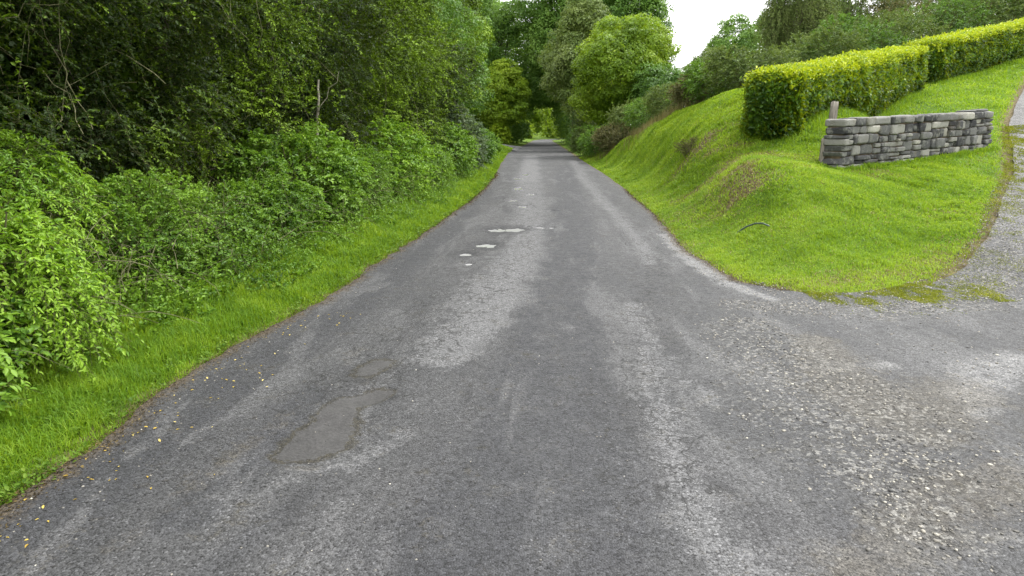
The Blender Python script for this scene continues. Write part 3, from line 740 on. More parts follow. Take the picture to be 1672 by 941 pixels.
#@@OBJECTS
# ---------------------------------------------------------------- stone wall
def stone_mat():
    t = NT('field_stone')
    ri = t.geo.outputs['Random Per Island']
    n = t.noise(7, 5, .65); n2 = t.noise(45, 4, .7); n3 = t.noise(3, 3)
    base = t.ramp(ri, [(0, (.028, .028, .031)), (.25, (.075, .075, .076)), (.5, (.14, .14, .135)), (.8, (.24, .235, .215)), (1, (.38, .37, .32))])
    c = t.mix(t.ss(n, .48, .66, 0, .75), base, (.22, .22, .2))
    c = t.mix(t.ss(n2, .55, .75, 0, .7), c, (.025, .025, .025))
    c = t.mix(t.ss(n3, .55, .75, 0, .5), c, (.11, .095, .06))
    return t.done(t.bsdf(c, .9, t.bump(t.math('ADD', n, n2), .8, .02), .25))
STONE = stone_mat()
tm = NT('mortar_soil'); MORTAR = tm.done(tm.bsdf(tm.mix(tm.noise(12, 4), (.05, .04, .028), (.13, .1, .06)), .95, tm.bump(tm.noise(30, 3), .8, .02), .2))
def stone_box(acc, rng, u0, u1, v0, v1, d0, d1, to_w, pw=3.2, rough=.018):
    """a rounded, chipped block"""
    nu, nv, nd = 9, 7, 6
    def grid(a, b): wp = lambda q: np.sign(q) * np.abs(q) ** .55; A_, B_ = np.meshgrid(wp(np.linspace(-1, 1, a)), wp(np.linspace(-1, 1, b)), indexing='ij'); return A_.ravel(), B_.ravel()
    Vs = []; Fs = []; off = 0
    for ax, sg in ((0, 1), (0, -1), (1, 1), (1, -1), (2, 1), (2, -1)):
        n1, n2_ = {0: (nv, nd), 1: (nu, nd), 2: (nu, nv)}[ax]
        A_, B_ = grid(n1, n2_); P = np.zeros((len(A_), 3)); o = [i for i in range(3) if i != ax]
        P[:, ax] = sg; P[:, o[0]] = A_; P[:, o[1]] = B_
        f = grid_faces(n1, n2_) + off
        Fs.append(f if (sg > 0) == (ax != 1) else f[:, ::-1]); Vs.append(P); off += len(P)
    P = np.concatenate(Vs)
    key = np.round(P * 1000).astype(int); _, idx, inv = np.unique(key, axis=0, return_index=True, return_inverse=True)
    P = P[idx]; F = inv.ravel()[np.concatenate(Fs)]
    # superellipsoid-ish rounding with uneven corners
    q = (np.abs(P) ** pw).sum(1) ** (1 / pw); P = P / (1 + (q - 1) * 1.0)[:, None]
    sd_ = rng.uniform(0, 100)
    hs_ = np.array([(u1 - u0) / 2, (v1 - v0) / 2, (d1 - d0) / 2]); c = np.array([(u0 + u1) / 2, (v0 + v1) / 2, (d0 + d1) / 2])
    sk = rng.normal(0, .09, 3)
    P = P * (1 + np.array([0, 1, 0]) * P[:, :1] * sk[0] + np.array([1, 0, 0]) * P[:, 1:2] * sk[1])
    Wp = P * hs_ + c
    nn = nrm(P)
    Wp = Wp + nn * ((fbm(Wp[:, 0] * 9 + sd_, Wp[:, 1] * 9, Wp[:, 2] * 9, 3, 3) - .5) * rough * 3.4)[:, None]
    acc.add(to_w(Wp), [F])
WA = atY(1366, 195, 13.9); WB = atY(1610, 183, 16.9)
wl = math.hypot(WB[0] - WA[0], WB[1] - WA[1]); wu = np.array([WB[0] - WA[0], WB[1] - WA[1]]) / wl
wn = np.array([wu[1], -wu[0]])                     # towards the camera
slope = (WB[2] - WA[2]) / wl
wroot = empty('stone_wall', (float(WA[0]), float(WA[1]), .9))
tag(wroot, 'low dry stone wall of mixed grey blocks standing on the lawn below the hedge', 'wall')
woff = np.array(wroot.location)
def wall_w(P):
    u, v, d = P[:, 0], P[:, 1], P[:, 2]
    return np.stack([WA[0] + wu[0] * u + wn[0] * d, WA[1] + wu[1] * u + wn[1] * d, WA[2] + slope * u + v], -1) - woff
rng = np.random.default_rng(5)
acc = Acc(); TOP = -.15
def pack(u0, u1, v0, v1, depth=0):
    """split a patch of wall into blocks of uneven size"""
    du, dv = u1 - u0, v1 - v0
    if dv > .24 or (dv > .13 and rng.uniform() < .1):
        c = v0 + dv * rng.uniform(.38, .62)
        pack(u0, u1, v0, c, depth + 1); pack(u0, u1, c, v1, depth + 1); return
    lim = rng.uniform(.24, .58)
    if du > lim:
        c = u0 + du * rng.uniform(.35, .65)
        pack(u0, c, v0, v1, depth + 1); pack(c, u1, v0, v1, depth + 1); return
    g_ = rng.uniform(.004, .011)
    stone_box(acc, rng, u0 + g_, u1 - g_, v0 + g_ * .8, v1 - g_ * .8, -.24 + rng.uniform(-.02, .02), .2 + rng.uniform(-.035, .04), wall_w, rng.uniform(7, 14), .014)
v = TOP
for hrow in (.36, .22, .38, .34):
    u = 0.0; vj = v
    while u < wl - .02:
        L = rng.uniform(.5, 1.3)
        if wl - u - L < .4: L = wl - u
        pack(u, u + L, v - hrow, v); u += L
    v -= hrow
acc.obj('masonry', STONE, wroot, True)
acc = Acc(); u = 0.0
while u < wl - .02:
    L = rng.uniform(.28, .6)
    if wl - u - L < .25: L = wl - u
    stone_box(acc, rng, u + .008, u + L - .008, TOP + .005, rng.uniform(-.015, .02), -.27, .225 + rng.uniform(-.02, .02), wall_w, rng.uniform(7, 14), .014)
    u += L
for (u0, u1, z1) in ((wl - 1.05, wl - .55, .06), (wl - .6, wl - .05, .075)):
    stone_box(acc, rng, u0, u1, .01, z1, -.2, .12, wall_w, 3)
acc.obj('coping', STONE, wroot, True)
acc = Acc()
cz = np.array([(a_, b_, c_) for a_ in (.03, wl - .03) for b_ in (-1.35, -.02) for c_ in (-.2, .135)])
acc.add(wall_w(cz), [np.array([(0, 1, 3, 2), (4, 6, 7, 5), (0, 4, 5, 1), (2, 3, 7, 6), (0, 2, 6, 4), (1, 5, 7, 3)])]); acc.obj('mortar', MORTAR, wroot)

# ---------------------------------------------------------------- wooden post behind the wall
tq = NT('weathered_wood')
cq = tq.n('ShaderNodeTexCoord'); mp = tq.n('ShaderNodeMapping'); mp.inputs['Scale'].default_value = (14, 14, 1.2); tq.l(cq.outputs['Object'], mp.inputs[0])
gn = tq.noise(3, 5, .7, mp.outputs[0]); OLDWOOD = tq.done(tq.bsdf(tq.ramp(gn, [(.25, (.07, .06, .05)), (.5, (.2, .18, .15)), (.8, (.36, .34, .3))]), .9, tq.bump(gn, .8, .01), .2))
def post(name, label, px, py_top, Y, wd, mat, below=1.6, sides=4, group=None):
    p = atY(px, py_top, Y); r = empty(name, (float(p[0]), float(p[1]), float(H(p[0], p[1]))))
    rg = np.random.default_rng(int(px)); top = p[2]; bot = H(p[0], p[1]) - .3
    zs = np.linspace(bot, top, 14); V = []; m = 16
    a = np.arange(m) / m * 2 * np.pi + .4
    for i, z in enumerate(zs):
        k = wd / 2 / np.maximum(np.abs(np.cos(a)), np.abs(np.sin(a))) ** .8
        k = k * (1 + (fbm(np.cos(a) * 2, np.sin(a) * 2, 0 * a + z * 3, 4) - .5) * .25)
        if i == len(zs) - 1: k = k * .9
        zz = z + (fbm(np.cos(a) * 1.5 + 9, np.sin(a) * 1.5, 0 * a, 6) - .5) * (.05 if i == len(zs) - 1 else 0)
        V.append(np.c_[p[0] + np.cos(a) * k + (z - bot) * .02, p[1] + np.sin(a) * k, zz])
    V = np.concatenate(V); V = np.r_[V, [[p[0], p[1], top - .01]]]
    i = np.arange(13)[:, None]; j = np.arange(m)[None]
    f = np.stack([i * m + j, i * m + (j + 1) % m, (i + 1) * m + (j + 1) % m, (i + 1) * m + j], -1).reshape(-1, 4)
    cap = np.array([(13 * m + q, 13 * m + (q + 1) % m, 14 * m) for q in range(m)])
    o = mesh_obj(name, V, [f, cap], mat, None, None, False, r.location); bpy.data.objects.remove(r)
    o.location = (float(p[0]), float(p[1]), float(H(p[0], p[1]))); return tag(o, label, 'post', group)
post('wooden_post', 'weathered grey wooden post standing just behind the low end of the stone wall', 1361, 166, 14.5, .13, OLDWOOD)
post('wooden_post', 'short dark wooden stake against the end face of the stone wall', 1344, 226, 14.15, .08, OLDWOOD)
post('stone_gatepost', 'pale grey stone gatepost top showing above the far clipped hedge', 1651, 36, 33, .42, STONE)

# ---------------------------------------------------------------- clipped hedges
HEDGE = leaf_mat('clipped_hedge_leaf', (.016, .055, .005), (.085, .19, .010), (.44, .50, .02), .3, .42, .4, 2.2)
def hedge(name, label, base, width, height, seed, n, top_n):
    """base: polyline (x, y) of the front foot"""
    rg = np.random.default_rng(seed); base = np.array(base, float)
    root = empty(name, (float(base[0, 0]), float(base[0, 1]), float(H(base[0, 0], base[0, 1])))); tag(root, label, 'hedge', 'clipped hedges on the slope')
    seg = np.r_[0, np.cumsum(np.hypot(*np.diff(base, axis=0).T))]; Ltot = seg[-1]
    dirv = nrm(base[-1] - base[0]); nb = np.array([-dirv[1], dirv[0]])      # away from the camera
    ztop0 = float(H(base[0, 0], base[0, 1])) + height; ztop1 = float(H(base[-1, 0], base[-1, 1])) + height; slope_x = .12
    def at(u, d, h):
        bx = np.interp(u, seg, base[:, 0]); by = np.interp(u, seg, base[:, 1])
        x = bx + nb[0] * d; y = by + nb[1] * d
        zb = H(bx, by) * (1 - d / width * .5) + H(x, y) * d / width * .5
        lump = (fbm(x * 1.1, y * 1.1, h, seed, 3) - .5) * .22
        q = ztop0 + (ztop1 - ztop0) * u / Ltot + .35 * d * slope_x - zb + (fbm(u * .35, 0 * u, 0, seed + 5, 2) - .5) * .1
        return np.stack([x - nb[0] * lump, y - nb[1] * lump, zb + h * q], -1)
    acc = Acc()
    def put(u, d, h, nrmv, cnt, size, tint):
        P = at(u, d, h) + rg.normal(0, .03, (cnt, 3))
        N = nrm(nrmv + rg.normal(0, .42, (cnt, 3)))
        A = nrm(np.cross(N, rg.normal(0, 1, (cnt, 3))) + nrmv * rg.uniform(.2, .9, (cnt, 1)) + [0, 0, .1])
        acc.leaves(P, A, N, size * rg.uniform(.6, 1.25, cnt), np.clip(tint, 0, 1), .52, .14, 6)
    f3 = np.array([-nb[0], -nb[1], 0.0]); e3 = np.array([-dirv[0], -dirv[1], 0.0]); up = np.array([0, 0, 1.0])
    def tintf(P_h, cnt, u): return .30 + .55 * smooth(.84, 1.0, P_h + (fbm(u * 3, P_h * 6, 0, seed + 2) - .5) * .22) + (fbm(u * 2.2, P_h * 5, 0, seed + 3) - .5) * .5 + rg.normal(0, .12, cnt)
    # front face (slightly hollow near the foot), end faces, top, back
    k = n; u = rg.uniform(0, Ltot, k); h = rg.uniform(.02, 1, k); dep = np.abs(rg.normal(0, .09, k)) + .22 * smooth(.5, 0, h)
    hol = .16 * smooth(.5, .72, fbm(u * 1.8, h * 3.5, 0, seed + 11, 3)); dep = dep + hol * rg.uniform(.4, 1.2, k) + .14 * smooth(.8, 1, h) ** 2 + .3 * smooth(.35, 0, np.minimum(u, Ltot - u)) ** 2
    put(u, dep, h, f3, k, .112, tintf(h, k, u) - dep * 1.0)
    k = int(n * width / Ltot * 1.4)
    for s, uu in ((1, 0), (-1, Ltot)):
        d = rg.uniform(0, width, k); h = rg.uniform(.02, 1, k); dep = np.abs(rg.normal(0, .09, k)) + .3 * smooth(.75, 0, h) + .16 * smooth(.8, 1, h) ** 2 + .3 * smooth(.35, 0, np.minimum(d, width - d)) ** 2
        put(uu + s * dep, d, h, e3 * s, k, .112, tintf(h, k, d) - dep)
    k = top_n; u = rg.uniform(0, Ltot, k); d = rg.uniform(0, width, k); h = 1 + rg.normal(0, .022, k) + .03 * rg.uniform(0, 1, k) ** 6 - .1 * smooth(.3, 0, np.minimum(d, width - d)) ** 2 - .1 * smooth(.4, 0, np.minimum(u, Ltot - u)) ** 2 + (fbm(u * .8, d * 1.5, 0, seed + 21) - .5) * .09
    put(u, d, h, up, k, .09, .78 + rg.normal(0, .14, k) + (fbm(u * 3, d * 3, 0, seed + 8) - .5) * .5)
    k = n // 3; u = rg.uniform(0, Ltot, k); h = rg.uniform(.1, 1, k); put(u, width - np.abs(rg.normal(0, .08, k)), h, -f3, k, .085, tintf(h, k, u))
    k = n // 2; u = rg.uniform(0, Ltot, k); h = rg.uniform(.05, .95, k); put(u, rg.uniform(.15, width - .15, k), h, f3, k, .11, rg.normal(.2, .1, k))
    # fresh shoots standing proud of the clipped top
    k = 700 * int(Ltot / 5); S = at(rg.uniform(0, Ltot, k), rg.uniform(0, width, k), np.full(k, .98)); 
    sprays(rg, acc, None, S, rg.normal(0, .35, (k, 3)) + up, rg.uniform(.05, .2, k), 6, .065, .85, 0, .02)
    acc.obj('foliage', HEDGE, root, False, root.location)
    st = Acc(); k = int(Ltot / .35); u = np.linspace(.5, Ltot - .5, k)
    B0 = at(u, np.full(k, width / 2), np.full(k, 0.0)); T0 = at(u + rg.normal(0, .08, k), np.full(k, width / 2) + rg.normal(0, .08, k), np.full(k, .6))
    B0[:, 2] -= .15
    st.tubes(np.stack([B0 * (1 - q) + T0 * q for q in np.linspace(0, 1, 5)], 1), .028, 5); st.obj('stem', BARK, root, True, root.location)
    return root
h1 = [atY(1288, 228, 16.2)[:2], atY(1510, 151, 25.6)[:2]]
h2 = [atY(1528, 140, 27.0)[:2], atY(1600, 122, 29)[:2], atY(1672, 104, 31)[:2], atY(1740, 88, 33.5)[:2]]
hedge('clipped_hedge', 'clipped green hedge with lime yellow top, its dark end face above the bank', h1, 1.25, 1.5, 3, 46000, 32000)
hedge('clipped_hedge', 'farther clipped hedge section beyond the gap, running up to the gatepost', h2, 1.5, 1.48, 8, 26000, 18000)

rg = np.random.default_rng(61); a = Acc()
n = 5000; u_ = rg.uniform(-.2, wl + .2, n); dd = .22 + np.abs(rg.normal(0, .07, n)); x = WA[0] + wu[0] * u_ + wn[0] * dd; y = WA[1] + wu[1] * u_ + wn[1] * dd
blades(a, rg, x, y, rg.uniform(.05, .17, n) * (.4 + fbm(x * 3, y * 3, 0, 3)), rg.uniform(.006, .013, n), rg.normal(.45, .2, n), .8)
for hb in (h1, h2):
    hb = np.array(hb); n = 6000; q = rg.uniform(0, 1, n) * (len(hb) - 1); x = np.interp(q, np.arange(len(hb)), hb[:, 0]); y = np.interp(q, np.arange(len(hb)), hb[:, 1]); x = x + rg.normal(.05, .15, n); y = y - np.abs(rg.normal(0, .15, n)) + .1
    blades(a, rg, x, y, rg.uniform(.05, .2, n), rg.uniform(.01, .02, n), rg.normal(.45, .2, n), .8)
tag(a.obj('unmown_grass', GRASS), 'longer unmown grass at the foot of the wall and the hedges', 'long grass', kind='stuff')
# ---------------------------------------------------------------- bent pipe in the lawn
tp = NT('green_pipe'); PIPE = tp.done(tp.bsdf(tp.mix(tp.noise(20, 3), (.03, .06, .045), (.09, .12, .1)), .5, None, .4))
pts = []
for (px, py, hh) in ((1194, 384, -.03), (1203, 376, .02), (1217, 369, .07), (1233, 365, .09), (1248, 366, .07), (1260, 371, .03), (1264, 374, -.02)):
    best = min(((abs((lambda q: q[2] - H(q[0], q[1]) - hh)(atY(px, py, Y))), Y) for Y in np.arange(8.5, 13, .02)))
    pts.append(atY(px, py, best[1]))
pts = np.array(pts); pts[:, 1] = pts[:, 1].mean() + (pts[:, 1] - pts[:, 1].mean()) * .6
a = Acc(); a.tubes(pts[None], .014, 8); o = a.obj('bent_pipe', PIPE, None, True)
tag(o, 'thin dark green pipe arching out of the short grass of the bank', 'pipe')

# ---------------------------------------------------------------- leaf materials
M_THICK = leaf_mat('thicket_leaf', (.008, .018, .003), (.030, .060, .006), (.20, .32, .016), .15, .6, .22, .6)
M_OLIVE = leaf_mat('olive_leaf', (.035, .068, .014), (.085, .14, .03), (.17, .225, .055), .3, .55, .3, .5)
M_MID = leaf_mat('broad_leaf', (.024, .065, .01), (.08, .175, .022), (.17, .30, .04), .3, .5, .35, .35)
M_BRIGHT = leaf_mat('bright_leaf', (.05, .11, .006), (.16, .27, .012), (.30, .40, .025), .35, .5, .35, .35)
M_FRESH = leaf_mat('fresh_leaf', (.035, .09, .008), (.12, .25, .018), (.25, .41, .03), .32, .5, .35, 1.2)
M_UNDER = leaf_mat('nettle_leaf', (.024, .065, .008), (.085, .185, .016), (.19, .33, .03), .3, .5, .35, 1.5)
M_PALE = leaf_mat('pale_leaf', (.04, .10, .016), (.105, .21, .032), (.2, .33, .055), .3, .55, .3, .35)
M_BROWN = leaf_mat('bronze_leaf', (.055, .06, .022), (.12, .12, .045), (.2, .19, .08), .2, .6, .2, .6)
M_GREY = leaf_mat('grey_leaf', (.05, .08, .04), (.09, .14, .07), (.17, .23, .13), .25, .6, .3, .6)

def spray_tree(name, label,  x, y, hgt, lobes, mat, seed, nspray, nleaf, size, L=.7, face=None, group=None, trunk_r=.14, bark=BARK, droop=.35, tint=.45, inner=.35, nlimb=9, cat='tree', twig_r=.004, wr=.5, kind=6, zmin=None, patch=.45, gate=0, shoots=0, vines=0, fill=0, flat=.5, upb=.25):
    rg = np.random.default_rng(seed); z0 = float(H(x, y))
    root = empty(name, (x, y, z0)); tag(root, label, cat, group)
    P, D = lobe_points(rg, lobes, nspray if not gate else int(nspray * 2.9), inner, face, zmin)
    if gate:   # boughs with hollows between them
        gn = .65 * noise3(P[:, 0] * 1.25 + seed, P[:, 1] * 1.25, P[:, 2] * 1.5, seed) + .35 * noise3(P[:, 0] * 3.4, P[:, 1] * 3.4, P[:, 2] * 3.4, seed + 4); kp = gn + rg.normal(0, .08, len(P)) > gate; P, D = P[kp], D[kp]
    P = P + rg.normal(0, .08, P.shape)
    Wp = P + [x, y, z0]
    tn = tint + (fbm(Wp[:, 0] * .9, Wp[:, 1] * .9, Wp[:, 2] * .9, seed, 2) - .5) * patch * 2
    a, tw = Acc(), Acc()
    dirs = D + rg.normal(0, .45, D.shape) + [0, 0, upb]
    LL = L * rg.uniform(.5, 1.25, len(P))
    sprays(rg, a, tw, P - nrm(dirs) * LL[:, None] * .6, dirs, LL, nleaf, size, tn, droop, .12, wr, twig_r, flat, kind)
    if shoots:   # new growth, its pale tint standing in for lit sprays on dark boughs
        P5, D5 = lobe_points(rg, lobes, shoots * 3, 0, face, zmin)
        k5 = noise3(P5[:, 0] * .9 + seed * 3, P5[:, 1] * .9, P5[:, 2] * .9, seed + 9) > .47; P5, D5 = P5[k5][:shoots], D5[k5][:shoots]; q5 = rg.uniform(-.3, .1, len(P5))
        sprays(rg, a, tw, P5 - D5 * .1, D5 + rg.normal(0, .6, D5.shape) + [0, 0, .3], L * rg.uniform(.5, 1.5, len(P5)), 26, size * 1.1, .84 + q5 + rg.normal(0, .08, len(P5)), .3, .14, wr, twig_r, flat, kind)
    if fill:   # leaves deep inside, tinted darker as shade, which close the crown against the sky
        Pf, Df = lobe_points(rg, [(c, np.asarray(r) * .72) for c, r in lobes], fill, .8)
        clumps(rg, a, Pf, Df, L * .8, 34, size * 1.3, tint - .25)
    a.obj('crown', mat, root)
    ends = [np.array(lobes[i % len(lobes)][0]) + rg.normal(0, .35, 3) * np.asarray(lobes[i % len(lobes)][1]) for i in range(nlimb)]
    wood(root, rg, (0, 0, 0), (rg.normal(0, .2), rg.normal(0, .2), hgt * .7), trunk_r, trunk_r * .25, ends, bark)
    if vines:
        v = tw; Pv, Dv = lobe_points(rg, lobes, vines, .1, face)
        Pv = Pv[:, None] + np.zeros((1, 9, 1)); t = np.linspace(-.5, .5, 9)
        dv = nrm(rg.normal(0, .5, (vines, 3)) + [0, 0, 1]); Lv = rg.uniform(.6, 2.0, vines)
        wv = np.cumsum(rg.normal(0, .06, (vines, 9, 3)), 1)
        Pv = Pv + dv[:, None] * (t[None, :, None] * Lv[:, None, None]) + wv
        v.tubes(Pv, ((rg.uniform(.0025, .0075, vines) * min(1, .45 + y * .04))[:, None] * np.linspace(1.2, .5, 9)), 5, 2.0)
    tw.obj('twigs_and_stems', TWIG, root)  # loose vine stems, where present, share this mesh
    return root

# ---------------------------------------------------------------- the tall dark thicket on the left
face = nrm(np.array([1.0, -.35, -.05]))
TK = [  # x, y, radius, height, label, material, tint
    (-5.9, 3.2, 1.9, 6.5, 'dark leaved thicket tree, leftmost, behind the fern like bush', M_THICK, .55),
    (-6.3, 5.8, 2.1, 6.8, 'thicket tree with a light green shoot slanting across black gaps', M_THICK, .58),
    (-6.3, 8.6, 2.1, 7.0, 'thicket tree with tangled bare stems, second row of gloom from the left', M_THICK, .48),
    (-6.2, 11.4, 2.1, 7.2, 'very dark thicket tree beside the one with a pale bare trunk', M_THICK, .55),
    (-5.7, 14.6, 2.2, 7.4, 'thicket tree with a pale bare trunk standing clear of its leaves', M_THICK, .42),
    (-5.2, 18.2, 2.3, 8.0, 'yellow green topped thicket tree leaning towards the road', M_THICK, .9),
    (-5.3, 22.2, 2.3, 9.0, 'olive dense thicket tree, next to last before the lighter trees', M_THICK, .55),
    (-5.4, 26.8, 2.6, 11.0, 'tall dark thicket tree, last of the thicket before the lighter trees', M_THICK, .5)]
for i, (x, y, r, h, lab, mat, tn) in enumerate(TK):
    rg = np.random.default_rng(300 + i)
    vis = 1.8 + .24 * y + 1.2                        # tallest height the road side shows
    lobes = [((0, 0, 1.6), (r, r * .9, 1.5)), ((.25, .3, 3.6), (r * 1.05, r * .95, 1.8)), ((-.3, -.2, h - 1.6), (r, r, 1.9))]
    if i < 6: lobes += [((1.5, 0, vis + 1.9), (r * 1.05, r * 1.1, 1.3)), ((.6, 0, vis + 2.6), (r, r, 1.3))]  # overhanging lobes added above the view to shade the thicket wall
    lobes += [((rg.uniform(-.4, .9), rg.uniform(-1, 1), rg.uniform(1.5, vis)), rg.uniform(.7, 1.2)) for _ in range(4)]
    big = 1 + max(0, y - 6) * .035
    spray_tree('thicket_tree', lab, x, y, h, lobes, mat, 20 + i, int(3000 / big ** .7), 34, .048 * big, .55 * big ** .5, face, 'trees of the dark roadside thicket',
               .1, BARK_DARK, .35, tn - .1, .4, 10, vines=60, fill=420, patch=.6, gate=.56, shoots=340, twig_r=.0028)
# bare pale trunk
a = Acc(); q = bez(atY(517, 246, 13.5), atY(520, 130, 13.5), 9, 0, .012, np.random.default_rng(4)); q[0, 2] = H(q[0, 0], q[0, 1]) - .1
a.tubes(q[None], np.linspace(.034, .02, 9)[None], 8); q2 = bez(q[4], q[4] + [.5, -.1, .8], 6, 0, .03, np.random.default_rng(5)); a.tubes(q2[None], np.linspace(.013, .005, 6)[None], 6)
tag(a.obj('dead_trunk', BARK_PALE, None, True), 'pale bare dead trunk standing upright at the front of the thicket', 'tree')

# ---------------------------------------------------------------- bushes and undergrowth
def bush(name, label, x, y, rx, ry, h, mat, seed, nsp, nleaf, size, tint=.5, L=.5, group=None, cat='bush', upb=.5, wr=.55, droop=.4, twigm=TWIG, kind=6, stems=14, z=None, patch=.4, flat=.5):
    rg = np.random.default_rng(seed); z0 = float(H(x, y)) if z is None else z
    root = empty(name, (x, y, z0)); tag(root, label, cat, group)
    lobes = [((0, 0, h * .42), (rx, ry, h * .55))] + [((rg.uniform(-.6, .6) * rx, rg.uniform(-.6, .6) * ry, rg.uniform(.3, .78) * h), (rx * .5, ry * .5, h * .3)) for _ in range(5)]
    P, D = lobe_points(rg, lobes, nsp, .45, None, -.05)
    D = D + rg.normal(0, .4, D.shape) + [0, 0, upb]
    LL = L * rg.uniform(.5, 1.3, len(P)); a, tw = Acc(), Acc()
    tn = tint + (fbm(P[:, 0] * 1.5 + seed, P[:, 1] * 1.5, P[:, 2] * 1.5, seed, 2) - .5) * patch * 2
    sprays(rg, a, tw, P - nrm(D) * LL[:, None] * .5, D, LL, nleaf, size, tn, droop, .1, wr, .003, flat, kind)
    a.obj('foliage', mat, root)
    k = stems; e = P[rg.integers(0, len(P), k)]; b0 = np.c_[e[:, :2] * .2, np.full(k, -.08)]
    Q = np.stack([b0 * (1 - t) + e * t + [0, 0, .15 * h * math.sin(math.pi * t)] for t in np.linspace(0, 1, 6)], 1)
    tw.tubes(Q, np.linspace(.012, .004, 6)[None] * (1 + h * .3), 5); tw.obj('stems', twigm, root, False)
    return root
def px_bush(px, py_base, Y, **k):
    p = atY(px, py_base, Y); return float(p[0]), float(p[1])
BU = [
    ('fern_bush', 'big fresh green feathery bush at the left edge in front of the thicket', -5.0, 5.7, .95, 1.05, 1.75, M_FRESH, 1500, 34, .05, .68, .62),
    ('fern_bush', 'light green leafy bush drooping low over the grass verge', -3.95, 4.5, .62, .6, 1.2, M_FRESH, 750, 30, .052, .66, .55),
    ('bramble', 'bramble with trailing stems at the inner edge of the nearest verge', -3.75, 3.5, .5, .6, .75, M_UNDER, 420, 22, .052, .5, .4),
    ('elder_bush', 'mid green bush just beyond the drooping light green one', -4.5, 7.2, .75, .9, 1.15, M_UNDER, 900, 26, .05, .48, .4),
    ('nettle_patch', 'dense nettle patch with one pale cut leaf near the verge', -4.1, 9.0, .75, 1.1, 1.1, M_UNDER, 1000, 26, .052, .5, .38),
    ('nettle_patch', 'grey green nettle patch below the tangled stems', -4.2, 11.3, .8, 1.2, 1.2, M_UNDER, 1000, 26, .055, .56, .4),
    ('leafy_bush', 'rounded leafy bush in front of the dead trunk', -3.9, 13.8, .8, 1.3, 1.35, M_UNDER, 1000, 26, .058, .5, .42),
    ('leafy_bush', 'bright leafy bush under the yellow green thicket tree', -3.7, 16.8, .85, 1.4, 1.4, M_FRESH, 900, 24, .065, .42, .45),
    ('leafy_bush', 'low broad bush beside the straight stretch of the verge', -3.5, 20.2, .85, 1.6, 1.5, M_UNDER, 850, 24, .07, .52, .5),
    ('leafy_bush', 'tangled bush below the next to last thicket tree', -3.4, 24.0, .9, 1.7, 1.7, M_UNDER, 800, 24, .08, .5, .5),
    ('buddleia', 'grey leaved bush bulging towards the road at the end of the thicket', -3.5, 28.5, 1.1, 1.8, 2.1, M_GREY, 900, 26, .1, .5, .6),
    ('leafy_bush', 'dark bush hanging over the verge just before the side lane', -3.7, 34.0, 1.2, 2.2, 2.2, M_MID, 800, 24, .12, .4, .6),
    ('leafy_bush', 'small yellow green bush on the grass beyond the side lane mouth', -5.2, 84.0, 1.3, 1.3, 2.6, M_BRIGHT, 500, 20, .22, .6, .8),
    ('leafy_bush', 'low bush on the near corner of the side lane', -4.2, 52.0, 1.0, 2.2, 1.5, M_UNDER, 500, 20, .16, .55, .7)]
for i, (nm, lab, x, y, rx, ry, h, mat, ns, nl, sz, tn, L) in enumerate(BU):
    sz = sz * (1, 1, 1.25, .85, 1, 1.3, .8, 1.1, .85, 1.2, 1, 1, 1, 1)[i]
    if 1 < i < 12: h *= (1, 1, 1.1, .95, .85, 1.3, 1.0, 1.35, .8, 1.15, 1.3, .95)[i]; ry *= 1.25; rx *= (1, 1, 1, 1.1, .9, 1.25, .9, 1.2, .95, 1.2, 1, 1.1)[i]
    bush(nm, lab, x, y, rx, ry, h, mat, 500 + i, ns, nl, sz, tn + (.14, .16, .08, .2, .1, .2, .1, .18, .12, .16, .1, .1, .1, .1)[i], L, 'bushes along the left verge', droop=.85 if i < 2 else .4, wr=.42 if i < 2 else .55)
# undergrowth that fills the strip between them
rg = np.random.default_rng(90); a = Acc(); tw = Acc(); n = 7500
y = 2.6 * (40 / 2.6) ** rg.uniform(0, 1, n); off = rg.uniform(0.0, 2.2, n)
vw = np.interp(y, [2, 4, 8, 12, 20, 30, 60], [.8, .85, .85, .8, .6, .8, 1.6])
x = xL(y) - vw - off + .35 * smooth(.5, .75, fbm(y * 1.3, 0 * y, 0, 19)); sc_ = 1 + np.maximum(0, y - 6) * .03
hh = (.2 + .75 * smooth(0, 1.3, off)) * rg.uniform(.5, 1.4, n) * (1 + .9 * smooth(.55, .8, fbm(x * .9, y * .9, 0, 14)))
sprays(rg, a, tw, np.c_[x, y, H(x, y) - .03], rg.normal(0, .35, (n, 3)) + [.25, 0, 1.0], hh, 20, .05, .62 + (fbm(x, y, 0, 12) - .5), .25, .1, .55, .0025, .6)
tag(a.obj('undergrowth', M_UNDER), 'mixed weeds and nettles filling the strip behind the left verge', 'undergrowth', kind='stuff')
tag(tw.obj('undergrowth_stems', TWIG), 'thin stalks of the weeds behind the left verge', 'undergrowth', kind='stuff')

# dead stalks, bramble arcs and seed heads standing out of the left side growth
rg = np.random.default_rng(120); a = Acc(); n = 420; y = 3 * (34 / 3) ** rg.uniform(0, 1, n); x = xL(y) - np.interp(y, [2, 4, 20, 60], [.9, .9, .8, 1.6]) - rg.uniform(.1, 1.2, n)
z = H(x, y) + rg.uniform(.1, .7, n); t = np.linspace(0, 1, 8)
d_ = nrm(rg.normal(0, .5, (n, 3)) + [.35, 0, .8]); Lk = rg.uniform(.4, 1.2, n)
Q = np.c_[x, y, z][:, None] + d_[:, None] * (t[None, :, None] * Lk[:, None, None]); Q[..., 2] -= .45 * Lk[:, None] * t[None] ** 2.2; Q += np.cumsum(rg.normal(0, .012, Q.shape), 1)
a.tubes(Q, rg.uniform(.002, .005, n)[:, None] * np.linspace(1, .4, 8)[None], 4, 2.0)
tag(a.obj('dead_stalks', TWIG), 'dry stalks and bramble runners poking out of the left side growth', 'stalks', kind='stuff')
